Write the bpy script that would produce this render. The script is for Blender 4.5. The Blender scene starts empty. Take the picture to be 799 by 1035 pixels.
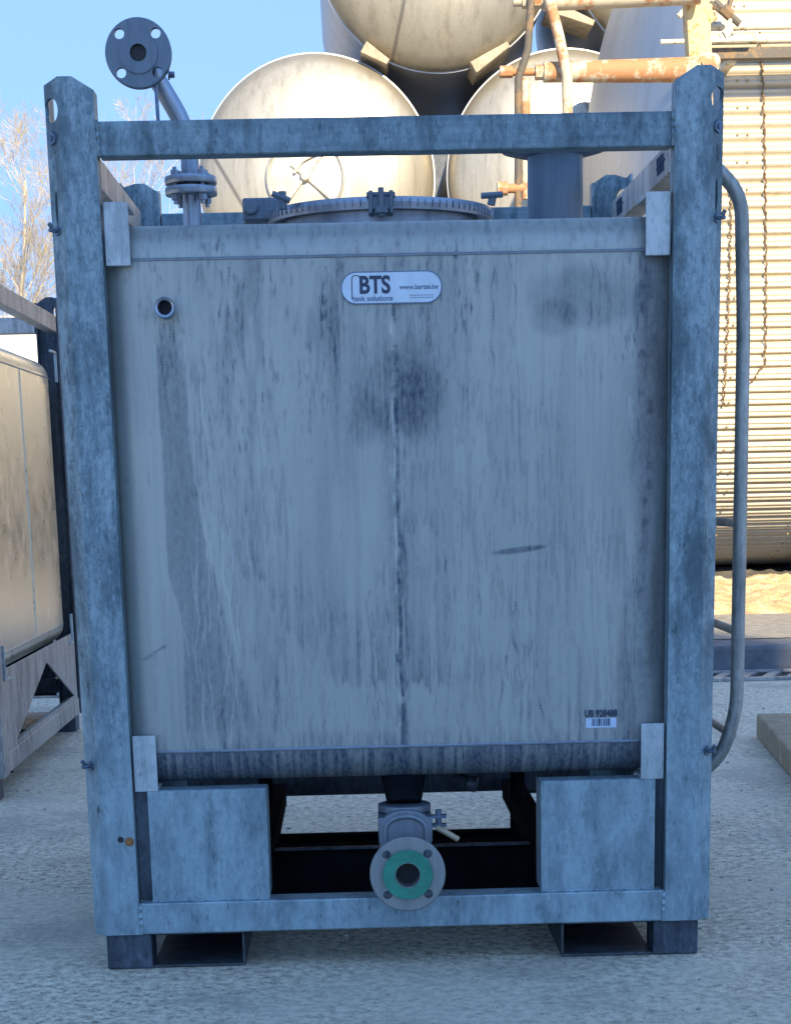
import bpy, bmesh, math, random
import numpy as np
from mathutils import Vector, Matrix
R = math.radians
random.seed(7)
S = bpy.context.scene
COL = S.collection

# ------------------------------------------------------------------ camera
cam_d = bpy.data.cameras.new('camera'); cam = bpy.data.objects.new('camera', cam_d); COL.objects.link(cam)
S.camera = cam
CP = (-0.0837, -3.517, 0.9195); YAW, PITCH, ROLL, FPX, PY = 0.0195, 0.2361, -0.0221, 1866.7, 937.54
def cam_axes():
    cy, sy, cp, sp, cr, sr = math.cos(YAW), math.sin(YAW), math.cos(PITCH), math.sin(PITCH), math.cos(ROLL), math.sin(ROLL)
    f = Vector((sy*cp, cy*cp, -sp)); r = Vector((cy, -sy, 0)); u = r.cross(f)
    return cr*r + sr*u, -sr*r + cr*u, f
_r, _u, _f = cam_axes()
m = Matrix((( _r.x, _u.x, -_f.x, CP[0]), (_r.y, _u.y, -_f.y, CP[1]), (_r.z, _u.z, -_f.z, CP[2]), (0, 0, 0, 1)))
cam.matrix_world = m
cam_d.sensor_fit = 'VERTICAL'; cam_d.sensor_height = 36.0
cam_d.lens = FPX/1035*36
cam_d.shift_y = (PY-517.5)/1035
cam_d.clip_start = .05; cam_d.clip_end = 600

# ------------------------------------------------------------------ world, sun, exposure
SUN_AZ, SUN_EL = R(18), R(30)      # azimuth measured from behind the camera towards the right
w = bpy.data.worlds.new("World"); S.world = w; w.use_nodes = True
nt = w.node_tree; nt.nodes.clear()
sky = nt.nodes.new('ShaderNodeTexSky'); sky.sky_type = 'NISHITA'; sky.sun_disc = False
sun_dir = Vector((math.sin(SUN_AZ)*math.cos(SUN_EL), -math.cos(SUN_AZ)*math.cos(SUN_EL), math.sin(SUN_EL)))
sky.sun_elevation = SUN_EL; sky.sun_rotation = math.atan2(sun_dir.x, sun_dir.y)
sky.air_density = 1.0; sky.dust_density = 0.0; sky.ozone_density = 3.0; sky.altitude = 0
# very clear winter air: the band at the horizon is sampled a little higher up, so it stays blue instead of milky
tc = nt.nodes.new('ShaderNodeTexCoord'); va = nt.nodes.new('ShaderNodeVectorMath'); va.operation = 'MULTIPLY_ADD'
va.inputs[1].default_value = (1, 1, .40); va.inputs[2].default_value = (0, 0, .66)
nt.links.new(tc.outputs['Generated'], va.inputs[0]); vn = nt.nodes.new('ShaderNodeVectorMath'); vn.operation = 'NORMALIZE'
nt.links.new(va.outputs[0], vn.inputs[0]); nt.links.new(vn.outputs[0], sky.inputs['Vector'])
bg = nt.nodes.new('ShaderNodeBackground'); bg.inputs[1].default_value = 0.15
wo = nt.nodes.new('ShaderNodeOutputWorld')
nt.links.new(sky.outputs[0], bg.inputs[0]); nt.links.new(bg.outputs[0], wo.inputs[0])
sl = bpy.data.lights.new('sun', 'SUN'); sl.energy = 3.4; sl.angle = R(.5); sl.color = (1, .83, .56)
so = bpy.data.objects.new('sun', sl); COL.objects.link(so); so.location = (5, -10, 20)
so.rotation_euler = (-sun_dir).to_track_quat('-Z', 'Y').to_euler()
S.view_settings.view_transform = 'Standard'; S.view_settings.look = 'None'
S.view_settings.exposure = 1.7; S.view_settings.gamma = 1; S.view_settings.use_curve_mapping = False

# ------------------------------------------------------------------ materials
class N:
    def __init__(s, name):
        s.m = bpy.data.materials.new(name); s.m.use_nodes = True; s.t = s.m.node_tree; s.b = s.t.nodes['Principled BSDF']
        s.co = s.t.nodes.new('ShaderNodeTexCoord')
    def node(s, ty, **k):
        n = s.t.nodes.new(ty)
        for a, v in k.items(): setattr(n, a, v)
        return n
    def link(s, a, b): s.t.links.new(a, b)
    def mapped(s, scale, loc=(0, 0, 0), rot=(0, 0, 0)):
        n = s.node('ShaderNodeMapping'); n.inputs['Scale'].default_value = scale; n.inputs['Location'].default_value = loc; n.inputs['Rotation'].default_value = rot
        s.link(s.co.outputs['Object'], n.inputs[0]); return n.outputs[0]
    def noise(s, scale, detail=4, rough=.6, vec=(1, 1, 1), loc=(0, 0, 0), rot=(0, 0, 0), dist=0):
        n = s.node('ShaderNodeTexNoise'); n.inputs['Scale'].default_value = scale; n.inputs['Detail'].default_value = detail
        n.inputs['Roughness'].default_value = rough; n.inputs['Distortion'].default_value = dist
        s.link(s.mapped(vec, loc, rot), n.inputs['Vector']); return n.outputs['Fac']
    def voro(s, scale, vec=(1, 1, 1), feature='F1', out='Color'):
        n = s.node('ShaderNodeTexVoronoi'); n.feature = feature; n.inputs['Scale'].default_value = scale
        s.link(s.mapped(vec), n.inputs['Vector']); return n.outputs[out]
    def ramp(s, f, stops):
        n = s.node('ShaderNodeValToRGB'); e = n.color_ramp.elements
        while len(e) < len(stops): e.new(.5)
        for i, (p, c) in enumerate(stops):
            e[i].position = p; e[i].color = (*c, 1) if isinstance(c, tuple) else (c, c, c, 1)
        s.link(f, n.inputs[0]); return n.outputs[0]
    def mix(s, f, a, b, mode='MIX'):
        n = s.node('ShaderNodeMix'); n.data_type = 'RGBA'; n.blend_type = mode
        for i, v in ((0, f), (6, a), (7, b)):
            if isinstance(v, (int, float)): n.inputs[i].default_value = v if i == 0 else (v, v, v, 1)
            elif isinstance(v, tuple): n.inputs[i].default_value = (*v, 1)
            else: s.link(v, n.inputs[i])
        return n.outputs[2]
    def math(s, op, a, b=0.0, clamp=False):
        n = s.node('ShaderNodeMath'); n.operation = op; n.use_clamp = clamp
        for i, v in enumerate((a, b)):
            if isinstance(v, (int, float)): n.inputs[i].default_value = v
            else: s.link(v, n.inputs[i])
        return n.outputs[0]
    def bump(s, f, strength=.3, dist=.002):
        n = s.node('ShaderNodeBump'); n.inputs['Strength'].default_value = strength; n.inputs['Distance'].default_value = dist
        s.link(f, n.inputs['Height']); s.link(n.outputs[0], s.b.inputs['Normal'])
    def set(s, color=None, rough=None, metal=None, spec=None):
        for k, v in (('Base Color', color), ('Roughness', rough), ('Metallic', metal), ('Specular IOR Level', spec)):
            if v is None: continue
            if isinstance(v, (int, float)): s.b.inputs[k].default_value = v
            elif isinstance(v, tuple): s.b.inputs[k].default_value = (*v, 1)
            else: s.link(v, s.b.inputs[k])
        return s.m

def mat_galv(name, dark, mid, light, streak=(1, 1, .06), metal=.45, spangle=1.0, splash=0.0):
    n = N(name)
    cells = n.voro(120, (1, 1, .45)); cb = n.node('ShaderNodeSeparateColor'); n.link(cells, cb.inputs[0])
    st = n.noise(26, 6, .7, streak); big = n.noise(4.5, 4, .6, (1, 1, .45)); fine = n.noise(160, 3, .6, (1, 1, .35))
    c = n.ramp(st, [(.30, dark), (.48, mid), (.72, light)])
    c = n.mix(n.ramp(big, [(.35, 0.0), (.68, .55)]), c, light)
    c = n.mix(.20*spangle, c, n.ramp(cb.outputs[0], [(0, dark), (1, light)]))
    c = n.mix(n.ramp(fine, [(.56, 0.0), (.78, .45)]), c, tuple(min(1, v*1.25) for v in light))
    sp2 = n.noise(95, 4, .8, (1, 1, .55), (2, 4, 4))
    c = n.mix(n.ramp(sp2, [(.50, 0.0), (.60, .55)]), c, light)
    sp3 = n.noise(70, 5, .8, (1, 1, .5), (7, 4, 1))
    c = n.mix(n.ramp(sp3, [(.52, 0.0), (.62, .55)]), c, dark)
    patch = n.noise(11, 6, .72, (1, 1, .30), (5, 2, 7))
    c = n.mix(n.ramp(patch, [(.48, 0.0), (.60, .72)]), c, tuple(v*.9 for v in dark))
    patch2 = n.noise(16, 7, .8, (1, 1, .5), (1, 8, 3))
    c = n.mix(n.ramp(patch2, [(.55, 0.0), (.70, .55)]), c, tuple(min(1, v*1.2) for v in light))
    if splash:
        sx = n.node('ShaderNodeSeparateXYZ'); n.link(n.co.outputs['Object'], sx.inputs[0])
        low = n.ramp(sx.outputs[2], [(.05, 1.0), (.75, 0.0)])
        c = n.mix(n.math('MULTIPLY', low, n.ramp(n.noise(20, 6, .75, (1, 1, .4), (9, 9, 9)), [(.32, .15*splash), (.62, .9*splash)])), c, tuple(min(1, v*1.25) for v in light))
    spots = n.noise(42, 5, .75, (1, 1, .35), (3, 1, 2))
    c = n.mix(n.ramp(spots, [(.60, 0.0), (.70, .75)]), c, tuple(v*.35 for v in dark))
    n.bump(n.math('ADD', fine, st), .25, .001)
    return n.set(c, n.ramp(st, [(.3, .62), (.7, .42)]), metal)
GD, GM, GL = (.048, .086, .108), (.122, .192, .228), (.28, .38, .42)
M_galv = mat_galv('galvanised_steel', GD, GM, GL, splash=.75)
M_galv_h = mat_galv('galvanised_steel_bar', (.05, .088, .11), (.105, .168, .205), (.21, .30, .34), (.06, .4, 1.2))
M_galv_warm = mat_galv('galvanised_steel_warm_tint', (.19, .19, .19), (.33, .325, .31), (.5, .48, .45))  # paler warm galvanised; on the side rails its tint stands in for reflected light
M_galv_dark = mat_galv('galvanised_steel_dark', (.025, .032, .045), (.05, .065, .085), (.10, .13, .165), metal=.3)  # dark galvanised copy, with the shade of rear and low parts painted in
M_bracket = mat_galv('bright_angle_plate', (.24, .29, .30), (.38, .44, .46), (.46, .52, .54), metal=.4, spangle=.3)

M_pocket = mat_galv('fork_pocket_shade', (.010, .013, .018), (.022, .028, .036), (.07, .09, .11), metal=.0)  # pocket colour kept near black to paint in the under-tank shadow
def mat_steel(name, base, rough=.4, metal=.85, tint=(.30, .27, .22), scale=1.0):
    n = N(name); st = n.noise(14*scale, 6, .65, (1, 1, .07)); b = n.noise(2*scale, 4, .6); f = n.noise(60*scale, 4, .7)
    c = n.mix(n.ramp(st, [(.45, 0.0), (.8, .7)]), base, tuple(a*b_ for a, b_ in zip(base, tint)))
    c = n.mix(n.ramp(b, [(.3, .0), (.8, .35)]), c, tuple(v*.6 for v in base))
    n.bump(f, .05, .002)
    return n.set(c, n.ramp(f, [(.2, max(0, rough-.08)), (.8, rough+.12)]), metal)

def mat_body():
    n = N('brushed_stainless_tank')
    at = n.node('ShaderNodeAttribute'); at.attribute_name = 'grime_shade'; sp = n.node('ShaderNodeSeparateColor'); n.link(at.outputs['Color'], sp.inputs[0])
    st = n.noise(30, 5, .6, (1, 1, .05)); b = n.noise(2.6, 4, .6, (1, 1, .5)); f = n.noise(150, 5, .7, (1, 1, .4))
    c = n.ramp(st, [(.25, (.315, .345, .325)), (.52, (.345, .375, .352)), (.8, (.37, .40, .372))])
    c = n.mix(n.ramp(b, [(.3, .0), (.75, .4)]), c, (.295, .32, .295))
    dark = n.math('MULTIPLY', sp.outputs[0], n.ramp(f, [(.25, .6), (.7, 1.15)]), True)
    c = n.mix(dark, c, (.028, .050, .085))
    c = n.mix(sp.outputs[1], c, (.56, .58, .55))
    c = n.mix(n.math('MULTIPLY', sp.outputs[2], n.ramp(f, [(.3, .5), (.7, 1.0)]), True), c, (.10, .085, .085))
    h = n.math('SUBTRACT', n.math('MULTIPLY', f, .4), sp.outputs[0]); n.bump(h, .10, .001)
    r = n.math('ADD', n.ramp(f, [(.3, .36), (.7, .5)]), n.math('MULTIPLY', sp.outputs[0], .25))
    me = n.math('SUBTRACT', .42, n.math('MULTIPLY', sp.outputs[0], .3), True)
    return n.set(c, r, me)
M_body = mat_body()
M_body_warm = mat_steel('stainless_side_tank', (.96, .91, .78), .30, .92, (.9, .88, .82), .2)  # warm tint and vertical streaks paint part of the tan reflections into the colour
M_steel = mat_steel('stainless_fitting', (.30, .36, .44), .38, .8, (.5, .5, .5), 3)
M_flange = mat_steel('machined_flange', (.27, .29, .29), .42, .5, (.5, .5, .52), 4)
M_flange_dark = mat_steel('weathered_flange', (.13, .18, .23), .5, .35, (.5, .5, .5), 4)
M_dish = None
def mat_dish(name, ang, off, base):
    n = N(name); st = n.noise(3.0, 6, .65, (1, 1, .25)); b = n.noise(1.2, 5, .6); f = n.noise(24, 5, .75)
    c = n.mix(n.ramp(st, [(.4, 0.0), (.8, .6)]), base, tuple(v*k for v, k in zip(base, (.62, .57, .48))))
    c = n.mix(n.ramp(b, [(.35, .0), (.75, .45)]), c, tuple(v*k for v, k in zip(base, (.7, .68, .62))))
    c = n.mix(n.ramp(f, [(.56, 0.0), (.70, .45)]), c, tuple(v*.5 for v in base))
    dr = n.noise(9, 7, .75, (1, 1, .12), (3, 3, 3))
    c = n.mix(n.ramp(dr, [(.50, 0.0), (.66, .55)]), c, tuple(v*k for v, k in zip(base, (.48, .46, .42))))
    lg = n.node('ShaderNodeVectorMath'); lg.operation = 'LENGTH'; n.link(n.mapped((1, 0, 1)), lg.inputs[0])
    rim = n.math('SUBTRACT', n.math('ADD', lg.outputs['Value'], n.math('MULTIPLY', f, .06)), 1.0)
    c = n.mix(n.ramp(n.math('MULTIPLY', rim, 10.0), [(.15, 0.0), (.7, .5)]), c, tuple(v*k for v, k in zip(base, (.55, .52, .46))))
    sx = n.node('ShaderNodeSeparateXYZ'); n.link(n.co.outputs['Object'], sx.inputs[0])
    d = n.math('ADD', n.math('MULTIPLY', sx.outputs[0], math.cos(ang)), n.math('MULTIPLY', sx.outputs[2], math.sin(ang)))
    d = n.math('ABSOLUTE', n.math('SUBTRACT', d, off))
    line = n.ramp(n.math('MULTIPLY', d, 20.0), [(.12, .8), (.5, 0.0)])
    c = n.mix(line, c, (.12, .11, .10))
    n.bump(f, .06, .004)
    return n.set(c, n.ramp(f, [(.2, .32), (.8, .48)]), .55)

def mat_corr():
    n = N('corrugated_cladding'); f = n.noise(9, 6, .7); b = n.noise(1.3, 4, .6, (.5, 1, 2)); st = n.noise(3, 6, .7, (1, .1, .1))
    c = n.mix(n.ramp(b, [(.4, 0.0), (.75, .35)]), (.58, .525, .41), (.46, .39, .27))
    c = n.mix(n.ramp(f, [(.58, 0.0), (.72, .55)]), c, (.34, .26, .15))
    ss = n.noise(16, 6, .75, (1, .25, .18), (2, 2, 2))
    c = n.mix(n.ramp(ss, [(.50, 0.0), (.66, .5)]), c, (.38, .35, .29))
    ls = n.noise(2.2, 5, .7, (.12, 2, 9), (1, 5, 2))
    c = n.mix(n.ramp(ls, [(.45, 0.0), (.65, .45)]), c, (.36, .32, .25))
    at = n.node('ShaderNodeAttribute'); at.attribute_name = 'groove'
    c = n.mix(n.math('MULTIPLY', at.outputs['Fac'], .75), c, (.25, .19, .10))  # darker tan painted into the grooves for their shadow
    n.bump(f, .1, .004)
    return n.set(c, .5, .05)
def mat_rustpaint(name, paint, rust, amount=.5, scale=7):
    n = N(name); a = n.noise(scale, 6, .7); f = n.noise(60, 4, .7)
    lo = .62-.2*amount
    c = n.mix(n.ramp(a, [(lo-.02, 0.0), (lo+.05, 1.0)]), paint, rust)
    c = n.mix(n.ramp(f, [(.55, 0.0), (.75, .6)]), c, tuple(v*.45 for v in rust))
    n.bump(f, .4, .003)
    return n.set(c, .75, .0)
M_rust = mat_rustpaint('rusty_painted_pipe', (.50, .45, .33), (.40, .19, .085), .58, 5)
M_rust_post = mat_rustpaint('rust_speckled_paint', (.60, .47, .23), (.45, .20, .06), .35, 14)
M_rust_dark = mat_rustpaint('dark_old_pipe', (.10, .09, .075), (.20, .13, .07), .5, 9)
M_cable = mat_rustpaint('rusty_cable', (.18, .12, .06), (.10, .05, .02), .5, 20)
M_cream = mat_rustpaint('weathered_cream_metal', (.62, .57, .45), (.30, .22, .12), .15, 16)
def mat_flat(name, col, rough=.6, metal=0., var=.3, scale=30, bump=.1):
    n = N(name); f = n.noise(scale, 5, .65)
    c = n.mix(n.ramp(f, [(.3, 0.0), (.75, 1.0)]), tuple(min(1, v*(1+var)) for v in col), tuple(v*(1-var) for v in col))
    n.bump(f, bump, .002); return n.set(c, rough, metal)
M_black = mat_flat('black_bore', (.008, .011, .016), .6)
M_ink = mat_flat('navy_ink', (.012, .028, .07), .5, var=.1)
M_ink_soft = mat_flat('faded_grey_ink', (.10, .16, .24), .6, var=.1)
M_plate = mat_flat('enamelled_plate', (.46, .57, .66), .45, var=.14, scale=24)
M_sticker = mat_flat('paper_sticker', (.42, .53, .66), .6, var=.12, scale=60)
M_green = mat_flat('green_plastic_gasket', (.022, .20, .135), .55, var=.35, scale=40, bump=.3)
M_bolt = mat_flat('bolt_steel', (.10, .14, .20), .4, .7, .3, 90)
M_rustbolt = mat_flat('rusted_plug', (.22, .10, .03), .8, 0, .5, 120, .5)
M_brass = mat_flat('worn_brass_lever', (.34, .28, .18), .5, .3, .2)
M_timber = mat_flat('old_timber', (.36, .30, .21), .85, 0, .35, 12, .5)
M_bark = mat_flat('pale_birch_bark', (.48, .42, .31), .9, 0, .35, 3, .4)
M_twig = mat_flat('dry_twigs', (.42, .355, .25), .9, 0, .3, 2)
M_hall = mat_flat('light_grey_sheet', (.50, .51, .50), .6, 0, .08, 2)
M_whitewall = mat_flat('white_render', (.72, .70, .64), .8, 0, .06, 2)

M_under = mat_flat('underframe_shade', (.007, .009, .012), 1.0, 0, .5, 14)  # near-black colour paints in the shade beneath the tank
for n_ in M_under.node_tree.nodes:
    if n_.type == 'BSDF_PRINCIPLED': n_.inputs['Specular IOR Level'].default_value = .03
def mat_ground():
    n = N('worn_concrete')
    big = n.noise(1.3, 6, .65); midn = n.noise(4, 7, .75); f = n.noise(46, 9, .85); g = n.noise(150, 4, .75)
    c = n.ramp(f, [(.385, (.10, .09, .07)), (.45, (.42, .38, .29)), (.52, (.72, .65, .49)), (.60, (.92, .84, .65))])
    c = n.mix(n.ramp(big, [(.46, 0.0), (.60, .55)]), c, (.70, .64, .50))
    c = n.mix(n.ramp(n.noise(2.2, 6, .7, (1, 1, 1), (4, 4, 0)), [(.52, 0.0), (.62, .45)]), c, (.30, .285, .245))
    c = n.mix(n.ramp(midn, [(.52, 0.0), (.74, .5)]), c, (.38, .36, .31))
    c = n.mix(n.ramp(g, [(.60, 0.0), (.72, .6)]), c, (.86, .82, .70))
    n.bump(n.math('ADD', n.math('MULTIPLY', f, 1.0), n.math('MULTIPLY', midn, .6)), .9, .010)
    return n.set(c, n.ramp(midn, [(.3, .9), (.7, .6)]), 0)
M_ground = mat_ground()
def mat_sand():
    n = N('straw_and_sand'); a = n.noise(7, 6, .75); f = n.noise(40, 5, .7)
    c = n.ramp(a, [(.3, (.30, .19, .09)), (.5, (.55, .38, .18)), (.68, (.75, .60, .36)), (.8, (.85, .8, .68))])
    c = n.mix(n.ramp(f, [(.5, 0.0), (.7, .5)]), c, (.36, .24, .12))
    n.bump(f, .8, .02); return n.set(c, .95, 0)
M_sand = mat_sand()
M_kerb = mat_flat('dark_kerb_face', (.10, .11, .125), .85, 0, .4, 14, .6)
M_yard = mat_flat('brown_gravel_yard', (.22, .20, .165), .95, 0, .5, 26, .9)
M_asph = mat_flat('dark_debris', (.09, .085, .075), .95, 0, .6, 9, .8)

# ------------------------------------------------------------------ geometry helpers
def tag(o, label=None, cat=None, group=None, kind=None):
    if label: o['label'] = label
    if cat: o['category'] = cat
    if group: o['group'] = group
    if kind: o['kind'] = kind
    return o
def empty(name, loc=(0, 0, 0), **k):
    o = bpy.data.objects.new(name, None); COL.objects.link(o); o.location = loc; o.empty_display_size = .1
    return tag(o, **k)
def bm_obj(name, bm, mat, parent=None, bevel=0, smooth=False, loc=(0, 0, 0), segs=2, recalc=True):
    if recalc: bmesh.ops.recalc_face_normals(bm, faces=bm.faces)
    me = bpy.data.meshes.new(name); bm.to_mesh(me); bm.free()
    if smooth:
        me.shade_smooth()
        if hasattr(me, 'set_sharp_from_angle'): me.set_sharp_from_angle(angle=R(38))
    me.materials.append(mat)
    o = bpy.data.objects.new(name, me); COL.objects.link(o); o.location = loc
    if parent: o.parent = parent
    if bevel:
        b = o.modifiers.new('bevel', 'BEVEL'); b.width = bevel; b.segments = segs; b.limit_method = 'ANGLE'; b.angle_limit = R(40); b.harden_normals = False
    return o
def NB(): return bmesh.new()
def box(bm, x0, x1, y0, y1, z0, z1):
    v = [bm.verts.new(p) for p in ((x0, y0, z0), (x1, y0, z0), (x1, y1, z0), (x0, y1, z0), (x0, y0, z1), (x1, y0, z1), (x1, y1, z1), (x0, y1, z1))]
    for f in ((0, 3, 2, 1), (4, 5, 6, 7), (0, 1, 5, 4), (1, 2, 6, 5), (2, 3, 7, 6), (3, 0, 4, 7)): bm.faces.new([v[i] for i in f])
    return v
def prism(bm, pts, axis, a, b):
    """closed polygon pts (2D) extruded along axis from a to b; axis x:(y,z) y:(x,z) z:(x,y)"""
    def P(p, t):
        return {'x': (t, p[0], p[1]), 'y': (p[0], t, p[1]), 'z': (p[0], p[1], t)}[axis]
    A = [bm.verts.new(P(p, a)) for p in pts]; B = [bm.verts.new(P(p, b)) for p in pts]
    n = len(pts); bm.faces.new(A); bm.faces.new(B[::-1])
    for i in range(n): bm.faces.new((A[i], B[i], B[(i+1) % n], A[(i+1) % n]))
    return A, B
def tube(bm, path, rad, seg=12, cap=True):
    path = [Vector(p) for p in path]; n = len(path); rads = rad if isinstance(rad, (list, tuple)) else [rad]*n
    rings = []; up = None
    for i, p in enumerate(path):
        t = (path[min(i+1, n-1)]-path[max(i-1, 0)])
        if t.length < 1e-9: t = Vector((0, 0, 1))
        t.normalize()
        if up is None: up = t.orthogonal().normalized()
        up = (up - t*up.dot(t)).normalized(); s = t.cross(up)
        rings.append([bm.verts.new(p + (up*math.cos(a)+s*math.sin(a))*rads[i]) for a in (2*math.pi*k/seg for k in range(seg))])
    for i in range(n-1):
        for k in range(seg): bm.faces.new((rings[i][k], rings[i][(k+1) % seg], rings[i+1][(k+1) % seg], rings[i+1][k]))
    if cap and seg > 2: bm.faces.new(rings[0][::-1]); bm.faces.new(rings[-1])
def bend(pts, r=.05, k=6):
    """rounds the corners of a polyline"""
    pts = [Vector(p) for p in pts]; out = [pts[0]]
    for i in range(1, len(pts)-1):
        a, b, c = pts[i-1], pts[i], pts[i+1]
        d = min(r, (a-b).length*.49, (c-b).length*.49)
        p0 = b+(a-b).normalized()*d; p1 = b+(c-b).normalized()*d
        for j in range(k+1):
            t = j/k; out.append((1-t)**2*p0+2*t*(1-t)*b+t*t*p1)
    out.append(pts[-1]); return out
def lathe(bm, prof, c, axis='y', seg=48, close=False):
    """prof: list of (r, t) along axis from centre c"""
    rings = []
    for r, t in prof:
        ring = []
        if r < 1e-6:
            p = {'y': (c[0], c[1]+t, c[2]), 'z': (c[0], c[1], c[2]+t), 'x': (c[0]+t, c[1], c[2])}[axis]
            rings.append([bm.verts.new(p)]); continue
        for k in range(seg):
            a = 2*math.pi*k/seg; u, v = r*math.cos(a), r*math.sin(a)
            p = {'y': (c[0]+u, c[1]+t, c[2]+v), 'z': (c[0]+u, c[1]+v, c[2]+t), 'x': (c[0]+t, c[1]+u, c[2]+v)}[axis]
            ring.append(bm.verts.new(p))
        rings.append(ring)
    prs = list(zip(rings, rings[1:])) + ([(rings[-1], rings[0])] if close else [])
    for A, B in prs:
        for k in range(seg):
            if len(A) == 1 and len(B) == 1: continue
            if len(A) == 1: bm.faces.new((A[0], B[k], B[(k+1) % seg]))
            elif len(B) == 1: bm.faces.new((A[k], A[(k+1) % seg], B[0]))
            else: bm.faces.new((A[k], A[(k+1) % seg], B[(k+1) % seg], B[k]))
def cut(o, cutters):
    """boolean difference with temporary cutters (list of bmesh)"""
    for cb in cutters:
        bmesh.ops.recalc_face_normals(cb, faces=cb.faces)
        me = bpy.data.meshes.new('tmp'); cb.to_mesh(me); cb.free()
        c = bpy.data.objects.new('tmp', me); COL.objects.link(c)
        if o.parent: c.parent = o.parent
        keep = [(mo.name, mo.show_viewport) for mo in o.modifiers]
        for mo in o.modifiers: mo.show_viewport = False
        b = o.modifiers.new('cut', 'BOOLEAN'); b.object = c; b.operation = 'DIFFERENCE'; b.solver = 'EXACT'
        dg = bpy.context.evaluated_depsgraph_get(); dg.update()
        nm = bpy.data.meshes.new_from_object(o.evaluated_get(dg)); nm.name = o.data.name
        o.modifiers.remove(b)
        for mo in o.modifiers: mo.show_viewport = True
        o.data = nm; bpy.data.objects.remove(c)
def copy_tree(o, parent=None):
    c = o.copy(); COL.objects.link(c); c.parent = parent
    for ch in list(o.children): copy_tree(ch, c)
    return c
def text(name, body, size, x, y, z, mat, parent, sx=1., bold=0.):
    cu = bpy.data.curves.new(name, 'FONT'); cu.body = body; cu.size = size; cu.extrude = .0003; cu.offset = bold; cu.space_character = 1.0
    t = bpy.data.objects.new('tmptext', cu); COL.objects.link(t)
    dg = bpy.context.evaluated_depsgraph_get(); dg.update()
    me = bpy.data.meshes.new_from_object(t.evaluated_get(dg)); bpy.data.objects.remove(t)
    me.name = name; me.materials.clear(); me.materials.append(mat)
    for v in me.vertices: v.co = (v.co.x*sx, -v.co.z, v.co.y)
    o = bpy.data.objects.new(name, me); COL.objects.link(o); o.location = (x, y, z); o.parent = parent
    return o
def hexbolt(bm, c, axis, r, h, s=1):
    lathe(bm, [(0, 0), (r*1.5, 0), (r*1.5, s*h*.25), (0, s*h*.25)], c, axis, 14)
    lathe(bm, [(0, s*h*.26), (r, s*h*.26), (r, s*h), (0, s*h)], c, axis, 6)

# ------------------------------------------------------------------ value noise for the painted dirt (numpy)
rng = np.random.default_rng(5)
def vnoise(x, z, fx, fz, seed):
    g = np.random.default_rng(seed).random((257, 257)); X = x*fx+31.7; Z = z*fz+17.3
    xi, zi = np.floor(X).astype(int), np.floor(Z).astype(int); tx, tz = X-xi, Z-zi
    tx = tx*tx*(3-2*tx); tz = tz*tz*(3-2*tz)
    a = g[xi % 257, zi % 257]; b = g[(xi+1) % 257, zi % 257]; c = g[xi % 257, (zi+1) % 257]; d = g[(xi+1) % 257, (zi+1) % 257]
    return (a*(1-tx)+b*tx)*(1-tz)+(c*(1-tx)+d*tx)*tz
def fbm(x, z, fx, fz, seed, o=4):
    s = 0; a = .5; t = 0
    for i in range(o): s = s+a*vnoise(x, z, fx*2**i, fz*2**i, seed+i); t += a; a *= .55
    return s/t
def sstep(a, b, v):
    t = np.clip((v-a)/(b-a), 0, 1); return t*t*(3-2*t)

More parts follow.
